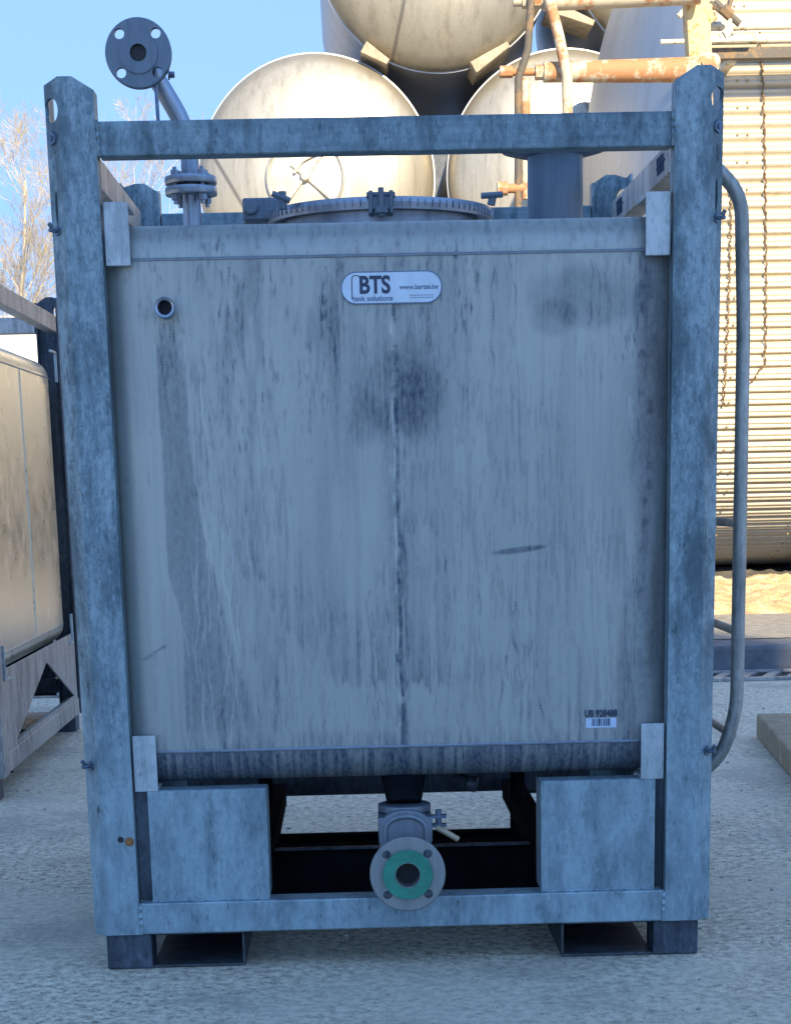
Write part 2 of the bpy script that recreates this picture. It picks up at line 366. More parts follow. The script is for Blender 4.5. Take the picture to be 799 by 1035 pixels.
def paint(x, z):
    """dirt on the front of the main tank: dark, light run marks, brown"""
    D = .13*sstep(.42, .75, fbm(x, z, 26, 1.4, 11))+.08*sstep(.3, .7, fbm(x, z, 5, 4, 15))
    D += .10*sstep(.5, .72, fbm(x, z, 210, 3.5, 17, 3))*sstep(.35, .6, fbm(x, z, 9, 2.5, 19, 2))
    D += .20*sstep(.54, .66, fbm(x, z, 230, 22, 21))*sstep(.42, .62, fbm(x, z, 6, 3, 31))
    sp = sstep(.60, .80, fbm(x, z, 230, 34, 41, 3))*sstep(.35, .65, fbm(x, z, 30, 12, 45, 2))
    # rain-washed columns coming down from the lid
    for cx, wd, zl, am in ((-.27, .055, .72, .42), (-.12, .045, .80, .40), (.02, .05, .9, .28), (.14, .05, .95, .2), (.46, .03, .5, .35), (-.40, .02, 1.0, .1)):
        g = np.exp(-((x-cx)/wd)**2)*sstep(zl, 1.32, z)
        D += am*g*sstep(.35, .7, fbm(x, z, 70, 9, int(500+cx*100)))
        D += .55*g*sp
    # lower half streaks
    low = sstep(.95, .45, z)
    D += .30*low*sstep(.58, .74, fbm(x, z, 95, 6, 61))*sstep(.4, .6, fbm(x, z, 7, 4, 71))
    # big arc left by splashed liquid
    za = .54+6.0*np.maximum(0, -.07-x)**2+3.5*np.maximum(0, x-.10)**2+.012*(fbm(x, z*0, 60, 1, 83)-.5)
    zk = za+.05*(fbm(x, z*0, 150, 1, 85, 2)-.45)
    above = sstep(zk-.004, zk+.006, z)*np.exp(-np.maximum(0, z-zk)/.10)*sstep(-.29, -.26, x)*sstep(.20, .08, x)
    D = D*(1-.55*sstep(zk, zk-.01, z)*sstep(.45, .47, z)*sstep(-.24, -.16, x)*sstep(.20, .08, x))
    D += .50*above*sstep(.42, .66, fbm(x, z, 150, 3, 81, 3))*sstep(.2, .6, fbm(x, z, 12, 3, 87, 2))
    # smudges
    for cx, cz, ax, az, am in ((.015, 1.09, .085, .085, .30), (-.045, 1.03, .035, .05, .28), (.055, 1.06, .05, .08, .22), (.36, 1.245, .10, .055, .36), (.30, 1.21, .04, .03, .25), (.42, .95, .04, .2, .10)):
        q = ((x-cx)/ax)**2+((z-cz)/az)**2 + 1.1*(fbm(x, z, 28, 10, int(90+cx*50))-.5)
        D += am*sstep(1.5, .15, q)
    # stain under the small nozzle
    t = np.clip((1.2-z)/.75, 0, 1)
    wv = .010*(fbm(x*0, z, 1, 14, 99)-.5)+.004*(fbm(x, z, 90, 60, 97)-.5)
    lf = -.428+.022*sstep(.78, .66, z)+wv; rt = -.390+.125*t**1.6+.028*(fbm(x*0, z, 1, 9, 98)-.5)+.008*(fbm(x, z, 80, 50, 96)-.5)
    ins = sstep(lf-.0015, lf+.002, x)*sstep(rt+.003, rt-.004, x)*sstep(1.225, 1.15, z)*sstep(.43, .50, z)
    D = D*(1-.5*ins)+ins*(.22+.22*fbm(x, z, 60, 12, 101)+.10*fbm(x, z, 220, 150, 103))
    # right hand edge, brown
    e = .455-.028*sstep(.9, .45, z)+.03*(fbm(x*0+1, z, 1, 6, 111)-.5)
    re = sstep(e-.018, e+.012, x); D += .30*re*(.5+fbm(x, z, 90, 5, 113)); B = .55*re*sstep(.4, .65, fbm(x, z, 45, 4, 117))*sstep(1.32, 1.1, z)
    # weld line
    wx = .008+.0012*np.sin(z*40); wl = np.exp(-((x-wx)/.0032)**2)
    D += .60*wl*sstep(.35, .62, fbm(x*0, z, 1, 60, 121))*(z < 1.24); D += .30*np.exp(-((x-wx)/.02)**2)*sstep(.45, .65, fbm(x, z, 120, 20, 123))*(z < 1.24)
    D += .35*np.exp(-((x-.012)/.022)**2)*sstep(.95, .75, z)*sstep(.35, .6, fbm(x, z, 90, 5, 125))
    L = .45*np.exp(-((x-wx+.006)/.002)**2)*sstep(.4, .6, fbm(x*0, z, 1, 40, 131))*(z < 1.24)
    # scratch mark
    sx = (x-.235)/.058; sz = (z-(.792+.006*sx))/.0065
    D += .6*sstep(1.2, .3, sx**2+sz**2+.8*(fbm(x, z, 60, 60, 141)-.5))
    sx = (x+.462)/.018; sz = (z-(.615+.011*sx))/.0022
    D += .5*(np.abs(sx) < 1)*np.exp(-sz**2)+.7*np.exp(-((x+.441)**2+(z-.626)**2)/.0035**2)
    # knuckles
    D = D*(1-.5*sstep(1.322, 1.330, z))+sstep(1.322, 1.330, z)*(.0+.25*sstep(.55, .72, fbm(x, z, 120, 60, 151)))
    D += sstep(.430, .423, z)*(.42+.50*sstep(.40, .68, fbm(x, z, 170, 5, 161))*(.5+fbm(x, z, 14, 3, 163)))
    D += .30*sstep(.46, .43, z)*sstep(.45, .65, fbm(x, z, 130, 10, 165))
    D += .25*sp*sstep(.45, .6, fbm(x, z, 9, 7, 171))
    return D, L, B
def dark_drips():
    """thin gravity runs starting at the top seam, the name plate, the nozzle and the bottom seam"""
    rr = random.Random(21); out = []
    for k in range(150):
        if k < 70:
            x = rr.choice((-.30, -.27, -.24, -.12, -.10, .0, .03, .06, .15, .20, .40, .45))+rr.gauss(0, .025); z = 1.322-rr.random()*.02; L = .04+.35*rr.random()**2
        elif k < 82: x = .004+rr.uniform(-.07, .07); z = 1.238; L = .03+.14*rr.random()
        elif k < 90: x = -.407+rr.uniform(-.014, .016); z = 1.215; L = .06+.2*rr.random()
        else: x = rr.uniform(-.44, .44); z = .50+.30*rr.random()**2; L = z-.36-.02*rr.random()
        am = .18+.45*rr.random()**1.5; z0 = z; d = 0; wide = rr.random() < .3
        while z > z0-L and z > .362:
            d = d*.9+rr.gauss(0, .00010); x += d; z -= .0012; t = (z0-z)/L
            out.append((x, z, am*(1-t)**.6*(.6+.4*math.sin(z*90+k)), wide))
    return out
def light_runs():
    """pale crooked run marks inside the nozzle stain and elsewhere"""
    runs = []; rr = random.Random(3)
    for k in range(24):
        x = -.405+rr.random()*.125; z = 1.18-rr.random()*.55; z00 = z
        if rr.random() < .55 and z > .8: z -= .25
        if k > 38: x = -.3+rr.random()*.7; z = .75-rr.random()*.1
        L = .1+rr.random()*.35; px = x; d = 0
        while z > max(.44, 0) and L > 0:
            d = d*.90+(rr.random()-.5)*.00042; x += d; z -= .002; L -= .002; runs.append((x, z, (.42 if k % 3 else .22)*min(1, (z00-z+.01)*12)*(.65+.35*math.sin(z*37+k))))
    return runs

# ------------------------------------------------------------------ the tank body
def rr_section(hw, hd, rc, nfront, ncorner, nother):
    """closed rounded rectangle, front side (y = -hd) finely divided; starts at front left"""
    P = []
    xs = np.linspace(-(hw-rc), hw-rc, nfront+1)
    P += [(x, -hd) for x in xs]
    def arc(cx, cy, a0):
        return [(cx+rc*math.cos(a0+math.pi/2*k/ncorner), cy+rc*math.sin(a0+math.pi/2*k/ncorner)) for k in range(1, ncorner+1)]
    P += arc(hw-rc, -(hd-rc), -math.pi/2)
    P += [(hw, y) for y in np.linspace(-(hd-rc), hd-rc, nother+1)[1:]]
    P += arc(hw-rc, hd-rc, 0)
    P += [(x, hd) for x in np.linspace(hw-rc, -(hw-rc), nother+1)[1:]]
    P += arc(-(hw-rc), hd-rc, math.pi/2)
    P += [(-hw, y) for y in np.linspace(hd-rc, -(hd-rc), nother+1)[1:]]
    P += arc(-(hw-rc), -(hd-rc), math.pi)[:-1]
    return np.array(P)
def tank_body(parent, hw, y0, y1, z0, z1, mat, fine, rc=.085, rk=.065):
    cy = (y0+y1)/2; hd = (y1-y0)/2
    sec = rr_section(hw, hd, rc, 440 if fine else 6, 14 if fine else 8, 6)
    # profile of (inset, z)
    prof = []
    nk = 16 if fine else 8
    for k in range(nk+1):
        a = math.pi/2*k/nk; prof.append((rk*(1-math.sin(a)), z0+rk*(1-math.cos(a))))
    prof += [(0, z) for z in np.linspace(z0+rk, z1-rk, 430 if fine else 4)[1:]]
    for k in range(1, nk+1):
        a = math.pi/2*k/nk; prof.append((rk*(1-math.cos(a)), z1-rk+rk*math.sin(a)))
    ns, npf = len(sec), len(prof)
    cn = np.zeros_like(sec)
    verts = []
    c = np.array([[np.sign(x)*max(abs(x)-0, 0), y] for x, y in sec])
    # inward normals of the section
    nx = np.roll(sec, -1, 0)-np.roll(sec, 1, 0); nrm = np.stack([-nx[:, 1], nx[:, 0]], 1); nrm /= np.linalg.norm(nrm, axis=1)[:, None]
    for ins, z in prof:
        s = sec+nrm*ins
        for x, y in s: verts.append((x, y+cy, z))
    faces = []
    for j in range(npf-1):
        for i in range(ns):
            faces.append((j*ns+i, j*ns+(i+1) % ns, (j+1)*ns+(i+1) % ns, (j+1)*ns+i))
    # bottom hopper to the drain and gently domed top
    b = len(verts); verts.append((0, cy, z0-.03)); verts.append((0, cy, z1+.012))
    t0 = (npf-1)*ns
    for i in range(ns):
        faces.append((b, (i+1) % ns, i)); faces.append((b+1, t0+i, t0+(i+1) % ns))
    me = bpy.data.meshes.new('tank_shell'); me.from_pydata(verts, [], faces); me.update(); me.shade_smooth(); me.materials.append(mat)
    if fine:
        V = np.array(verts); x, z = V[:, 0], V[:, 2]
        D, L, B = paint(x, z)
        # rasterise the pale runs on a grid and sample it
        G = np.zeros((1100, 1100))
        for rx, rz, am in light_runs():
            i, j = int((rx+.55)*1000), int(rz*700)
            if 0 < i < 1098 and 0 < j < 1098: G[i, j] = max(G[i, j], am); G[i+1, j] = max(G[i+1, j], am*.6); G[i, j+1] = max(G[i, j+1], am)
        G2 = np.zeros((1100, 1500))
        for rx, rz, am, wd_ in dark_drips():
            i, j = int((rx+.55)*1000), int(rz*1000)
            if 1 < i < 1097 and 0 < j < 1498:
                G2[i, j] = max(G2[i, j], am); G2[i+1, j] = max(G2[i+1, j], am*.8)
                if wd_: G2[i+2, j] = max(G2[i+2, j], am*.8); G2[i-1, j] = max(G2[i-1, j], am*.5)
        G2 = (G2*2+np.roll(G2, 1, 0)+np.roll(G2, -1, 0)+np.roll(G2, 1, 1)+np.roll(G2, -1, 1))/4.6
        D = D+G2[np.clip(((x+.55)*1000).round().astype(int), 0, 1099), np.clip((z*1000).round().astype(int), 0, 1499)]
        for _ in range(2): G = (G*2+np.roll(G, 1, 0)+np.roll(G, -1, 0)+np.roll(G, 1, 1)*1.5+np.roll(G, -1, 1)*1.5)/6.2
        ii = np.clip(((x+.55)*1000).round().astype(int), 0, 1099); jj = np.clip((z*700).round().astype(int), 0, 1099)
        L = L+G[ii, jj]
        front = (V[:, 1] < y0+.09)
        D = np.where(V[:, 2] < .3601, .95, np.where(front, D, .12)); L = np.where(front, L, 0); B = np.where(front, B, 0)  # near-black shell underside is painted shade
        D = np.clip(D, 0, .95)*(1-np.clip(L, 0, 1)*.8)
        at = me.color_attributes.new('grime_shade', 'FLOAT_COLOR', 'POINT')
        A = np.stack([D, np.clip(L, 0, 1), np.clip(B, 0, 1), np.ones_like(D)], 1).astype(np.float32)
        at.data.foreach_set('color', A.ravel())
    o = bpy.data.objects.new('tank_shell', me); COL.objects.link(o); o.parent = parent
    # weld seams round the shell at both knuckles
    for zz in (z0+rk, z1-rk):
        sm = NB(); s2 = rr_section(hw+.0005, hd+.0005, rc, 8, 10, 4)
        pts = [(x, y+cy, zz) for x, y in s2]; pts.append(pts[0]); tube(sm, pts, .0028, 6, False)
        bm_obj('weld_seam', sm, M_steel, o, smooth=True)
    return o

# ------------------------------------------------------------------ galvanised frame
ZF0, ZF1 = .072, 1.617
def post(parent, X, Yc, sx, sy, mat):
    """X, Yc: outer corner; sx, sy: direction outward"""
    t = .006
    out = [(.09, .045), (.09, 0), (.052, 0), (.027, 0), (0, .020), (0, .09)]
    inn = [(t, .09), (t, .020+t*.4), (.027+t*.4, t), (.052, t), (.09-t, t), (.09-t, .045)]
    pts = out+inn
    bm = NB()
    A = []; B = []
    for dx, dy in pts:
        px, py = X-sx*dx, Yc-sy*dy
        zt = 1.616 if dx < .012 else (1.627 if dx < .06 else 1.604)
        A.append(bm.verts.new((px, py, ZF0))); B.append(bm.verts.new((px, py, zt)))
    n = len(pts)
    for i in range(n): bm.faces.new((A[i], B[i], B[(i+1) % n], A[(i+1) % n]))
    # caps as quads between outer and inner paths
    for k in range(5):
        i, j = k, k+1; a, b = n-1-k, n-2-k
        bm.faces.new((A[i], A[j], A[b], A[a])); bm.faces.new((B[i], B[j], B[b], B[a]))
    o = bm_obj('corner_post', bm, mat, parent)
    # lifting eye through the chamfered corner, a round hole and a slot
    def cyl(z, r, rz):
        c = NB(); cx, cy_ = X-sx*.0135, Yc-sy*.0135; d = Vector((sx, sy, 0)).normalized(); u = Vector((-d.y, d.x, 0)); seg = 20
        ra = [c.verts.new(Vector((cx, cy_, z))-d*.04+u*r*math.cos(2*math.pi*k/seg)+Vector((0, 0, rz*math.sin(2*math.pi*k/seg)))) for k in range(seg)]
        rb = [c.verts.new(v.co+d*.08) for v in ra]
        c.faces.new(ra); c.faces.new(rb[::-1])
        for k in range(seg): c.faces.new((ra[k], ra[(k+1) % seg], rb[(k+1) % seg], rb[k]))
        return c
    cut(o, [cyl(1.573, .0165, .0205), cyl(1.41, .0035, .03)])
    b = o.modifiers.new('bevel', 'BEVEL'); b.width = .0025; b.segments = 2; b.limit_method = 'ANGLE'; b.angle_limit = R(32)
    # plug and wing bolts on the chamfer
    d = Vector((sx, sy, 0)).normalized(); base = Vector((X-sx*.0135, Yc-sy*.0135, 0))
    for z, r in ((1.527, .0085), (1.372, .006), (.405, .007)):
        bb = NB(); p = base+Vector((0, 0, z)); tube(bb, [p-d*.004, p+d*.006], r*1.4, 6); tube(bb, [p+d*.006, p+d*(.008 if r > .008 else .022)], r*.55, 10)
        if r < .008:
            q = p+d*.016; tube(bb, [q+Vector((0, 0, .004)), q+Vector((0, 0, .012))+d*.006], .004, 8)
        bm_obj('post_bolt', bb, M_bolt, o)
    return o

def make_container(loc, D, label, cat, group, warm=False, fine=False, HW=.6035, ix=.058, iy=.032, zpl=.352):
    """galvanised cage 2*HW wide, D deep, with a stainless tank inside. Front plane is local y = 0."""
    g = M_galv_warm if warm else M_galv; gh = M_galv_warm if warm else M_galv_h
    root = empty('tank_container', loc, label=label, cat=cat, group=group)
    hw = HW
    for X, Y, sx, sy in ((-hw, 0, -1, -1), (hw, 0, 1, -1), (-hw, D, -1, 1), (hw, D, 1, 1)): post(root, X, Y, sx, sy, M_galv_dark if (warm and sy > 0) else g)  # far posts of the left container take the dark copy as painted shade
    xi = hw-.0925
    for ya, yb in ((.004, .05), (D-.05, D-.004)):
        bm = NB(); box(bm, -xi, xi, ya, yb, 1.494, 1.553); bm_obj('top_bar', bm, gh, root, .003)
    for s in (-1, 1):
        bm = NB(); xa, xb = sorted((s*(hw-.006), s*(hw-.05))); box(bm, xa, xb, .0925, D-.0925, 1.494, 1.553)
        o = bm_obj('side_top_rail', bm, M_galv_warm, root, .003)
        if fine and s > 0:      # black scribbled marks on the rail
            for yc in (.36, .93):
                k = NB()
                for q in range(4):
                    yy = yc+q*.022; tube(k, [(xa-.001, yy, 1.508), (xa-.001, yy+.012, 1.541)], .0022, 5)
                tube(k, [(xa-.001, yc-.012, 1.527), (xa-.001, yc+.085, 1.522)], .002, 5)
                bm_obj('paint_mark', k, M_ink, o)
        bm = NB(); box(bm, xa, xb, .0925, D-.0925, ZF0, .134); bm_obj('side_base_rail', bm, gh, root, .003)
        # side plate with triangular cut-out
        L = D-.19; bm = NB(); xs = (s*(hw-.010), s*(hw-.016))
        prism(bm, [(.095, .1345), (D-.095, .1345), (D-.095, zpl), (.095, zpl)], 'x', xs[0], xs[1])
        pl = bm_obj('side_base_plate', bm, gh, root)
        c = NB(); prism(c, [(D*.18, .150), (D*.90, .150), (D*.56, .335)], 'x', s*(hw-.05), s*(hw+.05)); cut(pl, [c])
    # front and rear base rails with raised plates
    bm = NB(); box(bm, -xi, xi, .002, .06, ZF0, .134); bm_obj('base_rail', bm, g, root, .003)
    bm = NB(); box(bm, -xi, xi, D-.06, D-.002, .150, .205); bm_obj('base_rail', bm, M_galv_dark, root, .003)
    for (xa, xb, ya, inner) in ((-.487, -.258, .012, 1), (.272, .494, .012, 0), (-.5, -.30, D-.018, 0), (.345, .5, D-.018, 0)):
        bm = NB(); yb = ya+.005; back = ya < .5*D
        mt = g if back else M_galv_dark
        box(bm, xa, xb, ya, yb, .135, .352)
        o = bm_obj('base_plate', bm, mt, root, .0015)
        if back:
            f = NB(); nq = 26; tube(f, [(xa+(xb-xa)*q/nq, ya-.001+.001*math.sin(q*2.3), .1355+.0012*math.sin(q*1.7)) for q in range(nq+1)], [.0026+.0011*math.sin(q*2.9) for q in range(nq+1)], 6); bm_obj('weld_bead', f, mt, o, smooth=True)
            f = NB(); box(f, xa, xb, yb+.0005, yb+.05, .348, .353); bm_obj('folded_edge', f, mt, o, .001)
            f = NB(); xe = xa if xa < 0 else xb-.004
            box(f, xb-.004 if xa < 0 else xa, xb if xa < 0 else xa+.004, yb+.0005, yb+.09, .136, .347); bm_obj('folded_edge', f, mt, o, .001)
            f = NB(); box(f, xe, xe+.004, yb+.0005, yb+.05, .136, .347); bm_obj('folded_edge', f, mt, o, .001)
    for xa, xb in ((-xi-.001, -.488), (.495, xi+.001)):
        bm = NB(); box(bm, xa, xb, .030, .034, .135, .350); bm_obj('gap_shade_sheet', bm, M_galv_dark, root)  # dark sheet added behind each gap to stand in for its shade
    # dark cross members between the fork pockets
    for yy, za, zb in ((.42, .03, .165), (.78, .04, .12)):
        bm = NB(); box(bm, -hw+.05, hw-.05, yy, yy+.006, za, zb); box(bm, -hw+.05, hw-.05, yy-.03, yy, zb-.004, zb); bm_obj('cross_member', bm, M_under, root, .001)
    bm = NB(); box(bm, -.27, .29, .375, .388, .158, .164); bm_obj('cross_member', bm, M_galv_dark, root, .001)
    for s in (-1, 1):
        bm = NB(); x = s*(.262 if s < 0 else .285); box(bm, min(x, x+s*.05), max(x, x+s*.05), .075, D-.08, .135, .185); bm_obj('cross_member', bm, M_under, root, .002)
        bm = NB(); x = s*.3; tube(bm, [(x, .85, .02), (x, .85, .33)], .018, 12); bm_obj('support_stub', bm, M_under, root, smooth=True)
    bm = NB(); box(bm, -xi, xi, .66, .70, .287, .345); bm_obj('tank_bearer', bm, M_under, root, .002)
    for xa, xb in ((-.30, -.10), (.14, .34)):
        bm = NB(); box(bm, xa, xb, .652, .6595, .279, .2855); bm_obj('bearer_lip', bm, g, root, .001)
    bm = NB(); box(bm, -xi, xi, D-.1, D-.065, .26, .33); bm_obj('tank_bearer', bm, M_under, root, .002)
    for sx_ in (-1, 1):
        for zz, hh_ in ((1.524, .030), (.103, .031)):
            bm = NB(); pts = [(sx_*(xi-.0005), .001+.0012*math.sin(k*2.1), zz-hh_+2*hh_*k/14) for k in range(15)]
            tube(bm, pts, [.0032+.0009*math.sin(k*1.7) for k in range(15)], 6); bm_obj('weld_bead', bm, g, root, smooth=True)
    # feet: solid corner block and an open fork pocket
    for sx in (-1, 1):
        for back in (0, 1):
            bm = NB(); ya, yb = (.012, .10) if not back else (D-.10, D-.012)
            xa, xb = sorted((sx*(hw-.022), sx*(hw-.110))); box(bm, xa, xb, ya, yb, .001, .0715)
            o = bm_obj('foot', bm, M_galv_dark, root, .003)
            f = NB(); a, b = sorted((sx*(hw-.111), sx*(hw-.292))); ya, yb = (.015, .55) if not back else (D-.55, D-.015)
            box(f, a, b, ya, yb, .0015, .006); box(f, a, b, ya, yb, .067, .071)
            e = b-.005 if sx < 0 else a; box(f, e, e+.005, ya, yb, .0062, .0668)
            yq = ya+.52 if not back else yb-.525; box(f, a+.0052, b-.0052, yq, yq+.005, .0062, .0668)
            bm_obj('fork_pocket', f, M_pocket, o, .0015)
    # shell and corner angle plates
    y0 = iy; y1 = D-iy
    shell = tank_body(root, hw-ix, y0, y1, .360, 1.388, M_body_warm if warm else M_body, fine)
    if warm:
        bm = NB(); tube(bm, [(hw-ix, D*.5+.06, .43), (hw-ix+.0005, D*.5+.06, .9), (hw-ix, D*.5+.06, 1.32)], .0035, 6); bm_obj('weld_seam', bm, M_cream, shell, smooth=True)
    for sx in (-1, 1):
        for back in (0, 1):
            for top in (0, 1):
                bm = NB()
                xa, xb = sorted((sx*(hw-.0935), sx*(hw-.138)))
                if back: q = lambda a, b: (D-b, D-a)
                else: q = lambda a, b: (a, b)
                if top: z0, z1, zl0, zl1 = 1.311, 1.420, 1.412, 1.420
                else: z0, z1, zl0, zl1 = .352, .460, .352, .359
                # L profile in y/z
                if top: pl = [(.012, z0), (.020, z0), (.020, zl0), (.13, zl0), (.13, zl1), (.012, zl1)]
                else: pl = [(.012, z1), (.020, z1), (.020, zl1), (.10, zl1), (.10, zl0), (.012, zl0)]
                pl = [(a+(iy-.032 if not warm else iy+.018), b) for a, b in pl]
                if warm: xa, xb = sorted((sx*(hw-.002), sx*(hw-.012)))
                if back: pl = [(D-a, b) for a, b in pl]
                prism(bm, pl, 'x', xa, xb)
                bm_obj('corner_bracket', bm, M_bracket, root, .0015)
    return root, shell

def vbore(bm, c, r, d): lathe(bm, [(0, 0), (r, 0), (r, d), (0, d)], c, 'y', 32)
def flange_mesh(c, R_, rb, rf, th, nh, rh, rc, a0, proud=.003):
    """disc facing -y with real bolt holes and bore; c = centre of front face"""
    bm = NB(); lathe(bm, [(rb, th), (rb, -proud), (rf, -proud), (rf, 0), (R_-.002, 0), (R_, .002), (R_, th-.002), (R_-.002, th)], c, 'y', 64, close=True)
    return bm
def flange(parent, name, c, R_, rb, rf, th, nh, rh, rc, a0, mat, proud=.003):
    o = bm_obj(name, flange_mesh(c, R_, rb, rf, th, nh, rh, rc, a0, proud), mat, parent)
    cs = []
    for k in range(nh):
        a = a0+2*math.pi*k/nh; b = NB(); lathe(b, [(0, -.05), (rh, -.05), (rh, .05), (0, .05)], (c[0]+rc*math.cos(a), c[1], c[2]+rc*math.sin(a)), 'y', 20); cs.append(b)
    cut(o, cs)
    for p in o.data.polygons: p.use_smooth = False
    return o

# ------------------------------------------------------------------ MAIN CONTAINER
root, shell = make_container((0, 0, 0), 1.2, 'large blue-grey caged steel tank front and centre, with green-ringed outlet and oval name plate', 'tank container', 'galvanised tank containers', fine=True)
YF = .032
# rusted plug on the left post
bm = NB(); lathe(bm, [(0, 0), (.0085, 0), (.0085, -.004), (.004, -.006), (0, -.006)], (-.524, 0, .258), 'y', 18); bm_obj('rusty_plug', bm, M_rustbolt, root)
bm = NB(); lathe(bm, [(0, 0), (.006, 0), (.006, -.0015), (0, -.0015)], (-.541, 0, .262), 'y', 14); bm_obj('drilled_hole', bm, M_black, root)
# small nozzle on the shell
nz = (-.407, YF, 1.237)
bm = NB(); lathe(bm, [(.013, .004), (.013, -.034), (.0175, -.036), (.019, -.030), (.019, -.018), (.0165, -.016), (.0165, -.002), (.021, .003)], nz, 'y', 36)
o = bm_obj('nozzle', bm, M_steel, root, smooth=True)
bm = NB(); lathe(bm, [(0, .002), (.0129, .002), (.0129, -.006), (0, -.006)], nz, 'y', 24); bm_obj('bore', bm, M_black, o)
# oval name plate
pc = (.004, YF-.0025, 1.2665); hwp, hhp = .0925, .0285
def capsule(hw_, hh_, y, yb):
    pts = []
    for k in range(17): a = -math.pi/2+math.pi*k/16; pts.append((hw_-hh_+hh_*math.cos(a), hh_*math.sin(a)))
    for k in range(17): a = math.pi/2+math.pi*k/16; pts.append((-(hw_-hh_)+hh_*math.cos(a), hh_*math.sin(a)))
    bm = NB(); prism(bm, [(pc[0]+x, pc[2]+z) for x, z in pts], 'y', y, yb); return bm
pl = bm_obj('name_plate', capsule(hwp, hhp, YF-.003, YF+.002), M_ink_soft, root)
bm_obj('plate_face', capsule(hwp-.0022, hhp-.0022, YF-.0036, YF-.0028), M_plate, pl)
yt = YF-.0040
text('lettering', 'BTS', .042, -.0555, yt, 1.2575, M_ink, pl, .84, .0013)
text('lettering', 'tank solutions', .0130, -.0675, yt, 1.2440, M_ink_soft, pl, 1.0, .0002)
text('lettering', 'www.bartss.be', .0120, .0185, yt, 1.2630, M_ink_soft, pl, .98, .0002)
bm = NB(); tube(bm, bend([(-.068, yt, 1.247), (-.068, yt, 1.2885), (-.053, yt, 1.2885), (-.053, yt, 1.274)], .007, 4), [.0006]*7+[.0012]*9 if False else .0008, 6); bm_obj('tank_emblem', bm, M_ink, pl)
bm = NB()
for r_, z in enumerate((1.2515, 1.2475)):
    x = .038
    for k in range(7): box(bm, x, x+.0045, yt-.0001, yt+.0004, z, z+.0013); x += .0062
bm_obj('fine_print', bm, M_ink_soft, pl)
# barcode sticker
bm = NB(); box(bm, .361, .420, YF-.0012, YF+.001, .452, .4705); st = bm_obj('barcode_sticker', bm, M_sticker, root)
bm = NB(); x = .3725; rb = random.Random(8)
while x < .409:
    w_ = rb.choice((.0009, .0016, .0024)); box(bm, x, x+w_, YF-.0018, YF-.0011, .4555, .4695); x += w_+rb.choice((.0012, .0018, .0025))
bm_obj('barcode', bm, M_ink, st)
text('lettering', 'UB 928488', .0185, .3585, YF-.0016, .4735, M_ink, st, .75, .0006)
# manway lid on top
lid = empty('manway'); lid.parent = root
LC = (-.005, .56, 0)
bm = NB(); lathe(bm, [(.205, 1.385), (.205, 1.448), (.222, 1.451), (.226, 1.458), (.220, 1.466), (.19, 1.472), (.12, 1.480), (0, 1.484)], LC, 'z', 72); bm_obj('lid', bm, M_steel, lid, smooth=True)
bm = NB(); lathe(bm, [(.224, 1.443), (.232, 1.443), (.234, 1.456), (.232, 1.466), (.224, 1.466)], LC, 'z', 72, close=True)
for k in range(90):
    a = 2*math.pi*k/90; p = Vector((LC[0]+.2345*math.cos(a), LC[1]+.2345*math.sin(a), 0)); tube(bm, [p+Vector((0, 0, 1.448)), p+Vector((0, 0, 1.461))], .0013, 5)
bm_obj('clamp_ring', bm, M_steel, lid)
bm = NB(); y = LC[1]-.238
box(bm, -.026, .014, y-.012, y+.01, 1.440, 1.462); box(bm, -.030, -.022, y-.014, y+.03, 1.432, 1.474); box(bm, .010, .018, y-.014, y+.03, 1.432, 1.474)
tube(bm, [(-.034, y, 1.467), (.022, y, 1.467)], .006, 10); tube(bm, [(-.006, y-.02, 1.425), (-.006, y-.02, 1.478)], .006, 8); tube(bm, [(-.006, y-.02, 1.430), (-.006, y-.02, 1.442)], .014, 6)
bm_obj('lid_clamp', bm, M_flange_dark, lid, .0015)
bm = NB()
xx = LC[0]-.245; box(bm, xx-.035, xx+.05, .50, .60, 1.448, 1.492); lathe(bm, [(0, -.008), (.016, -.008), (.016, .001), (0, .001)], (xx-.018, .499, 1.474), 'y', 18)
bm_obj('lid_hinge', bm, M_flange_dark, lid, .008, segs=3)
bm = NB(); tube(bm, [(LC[0]+.22, .40, 1.455), (LC[0]+.225, .40, 1.477)], .008, 8); tube(bm, [(LC[0]+.20, .395, 1.472), (LC[0]+.243, .395, 1.474)], .006, 8)
bm_obj('lid_bolt', bm, M_flange_dark, lid); bm = NB()
tube(bm, [(LC[0]-.195, .40, 1.455), (LC[0]-.195, .40, 1.488)], .008, 8); tube(bm, [(LC[0]-.18, .395, 1.47), (LC[0]-.215, .395, 1.484)], .006, 8)
bm_obj('lid_bolt', bm, M_flange_dark, lid)
# wide vent stub on the right
bm = NB(); lathe(bm, [(.058, 1.38), (.058, 1.582), (.054, 1.582)], (.365, .6, 0), 'z', 48); stub = bm_obj('vent_stub', bm, M_flange_dark, root, smooth=True)
bm = NB(); lathe(bm, [(0, 1.572), (.07, 1.576), (.108, 1.586), (.111, 1.591), (.111, 1.610), (0, 1.612)], (.362, .6, 0), 'z', 56); bm_obj('stub_flange', bm, M_flange_dark, stub, smooth=True)
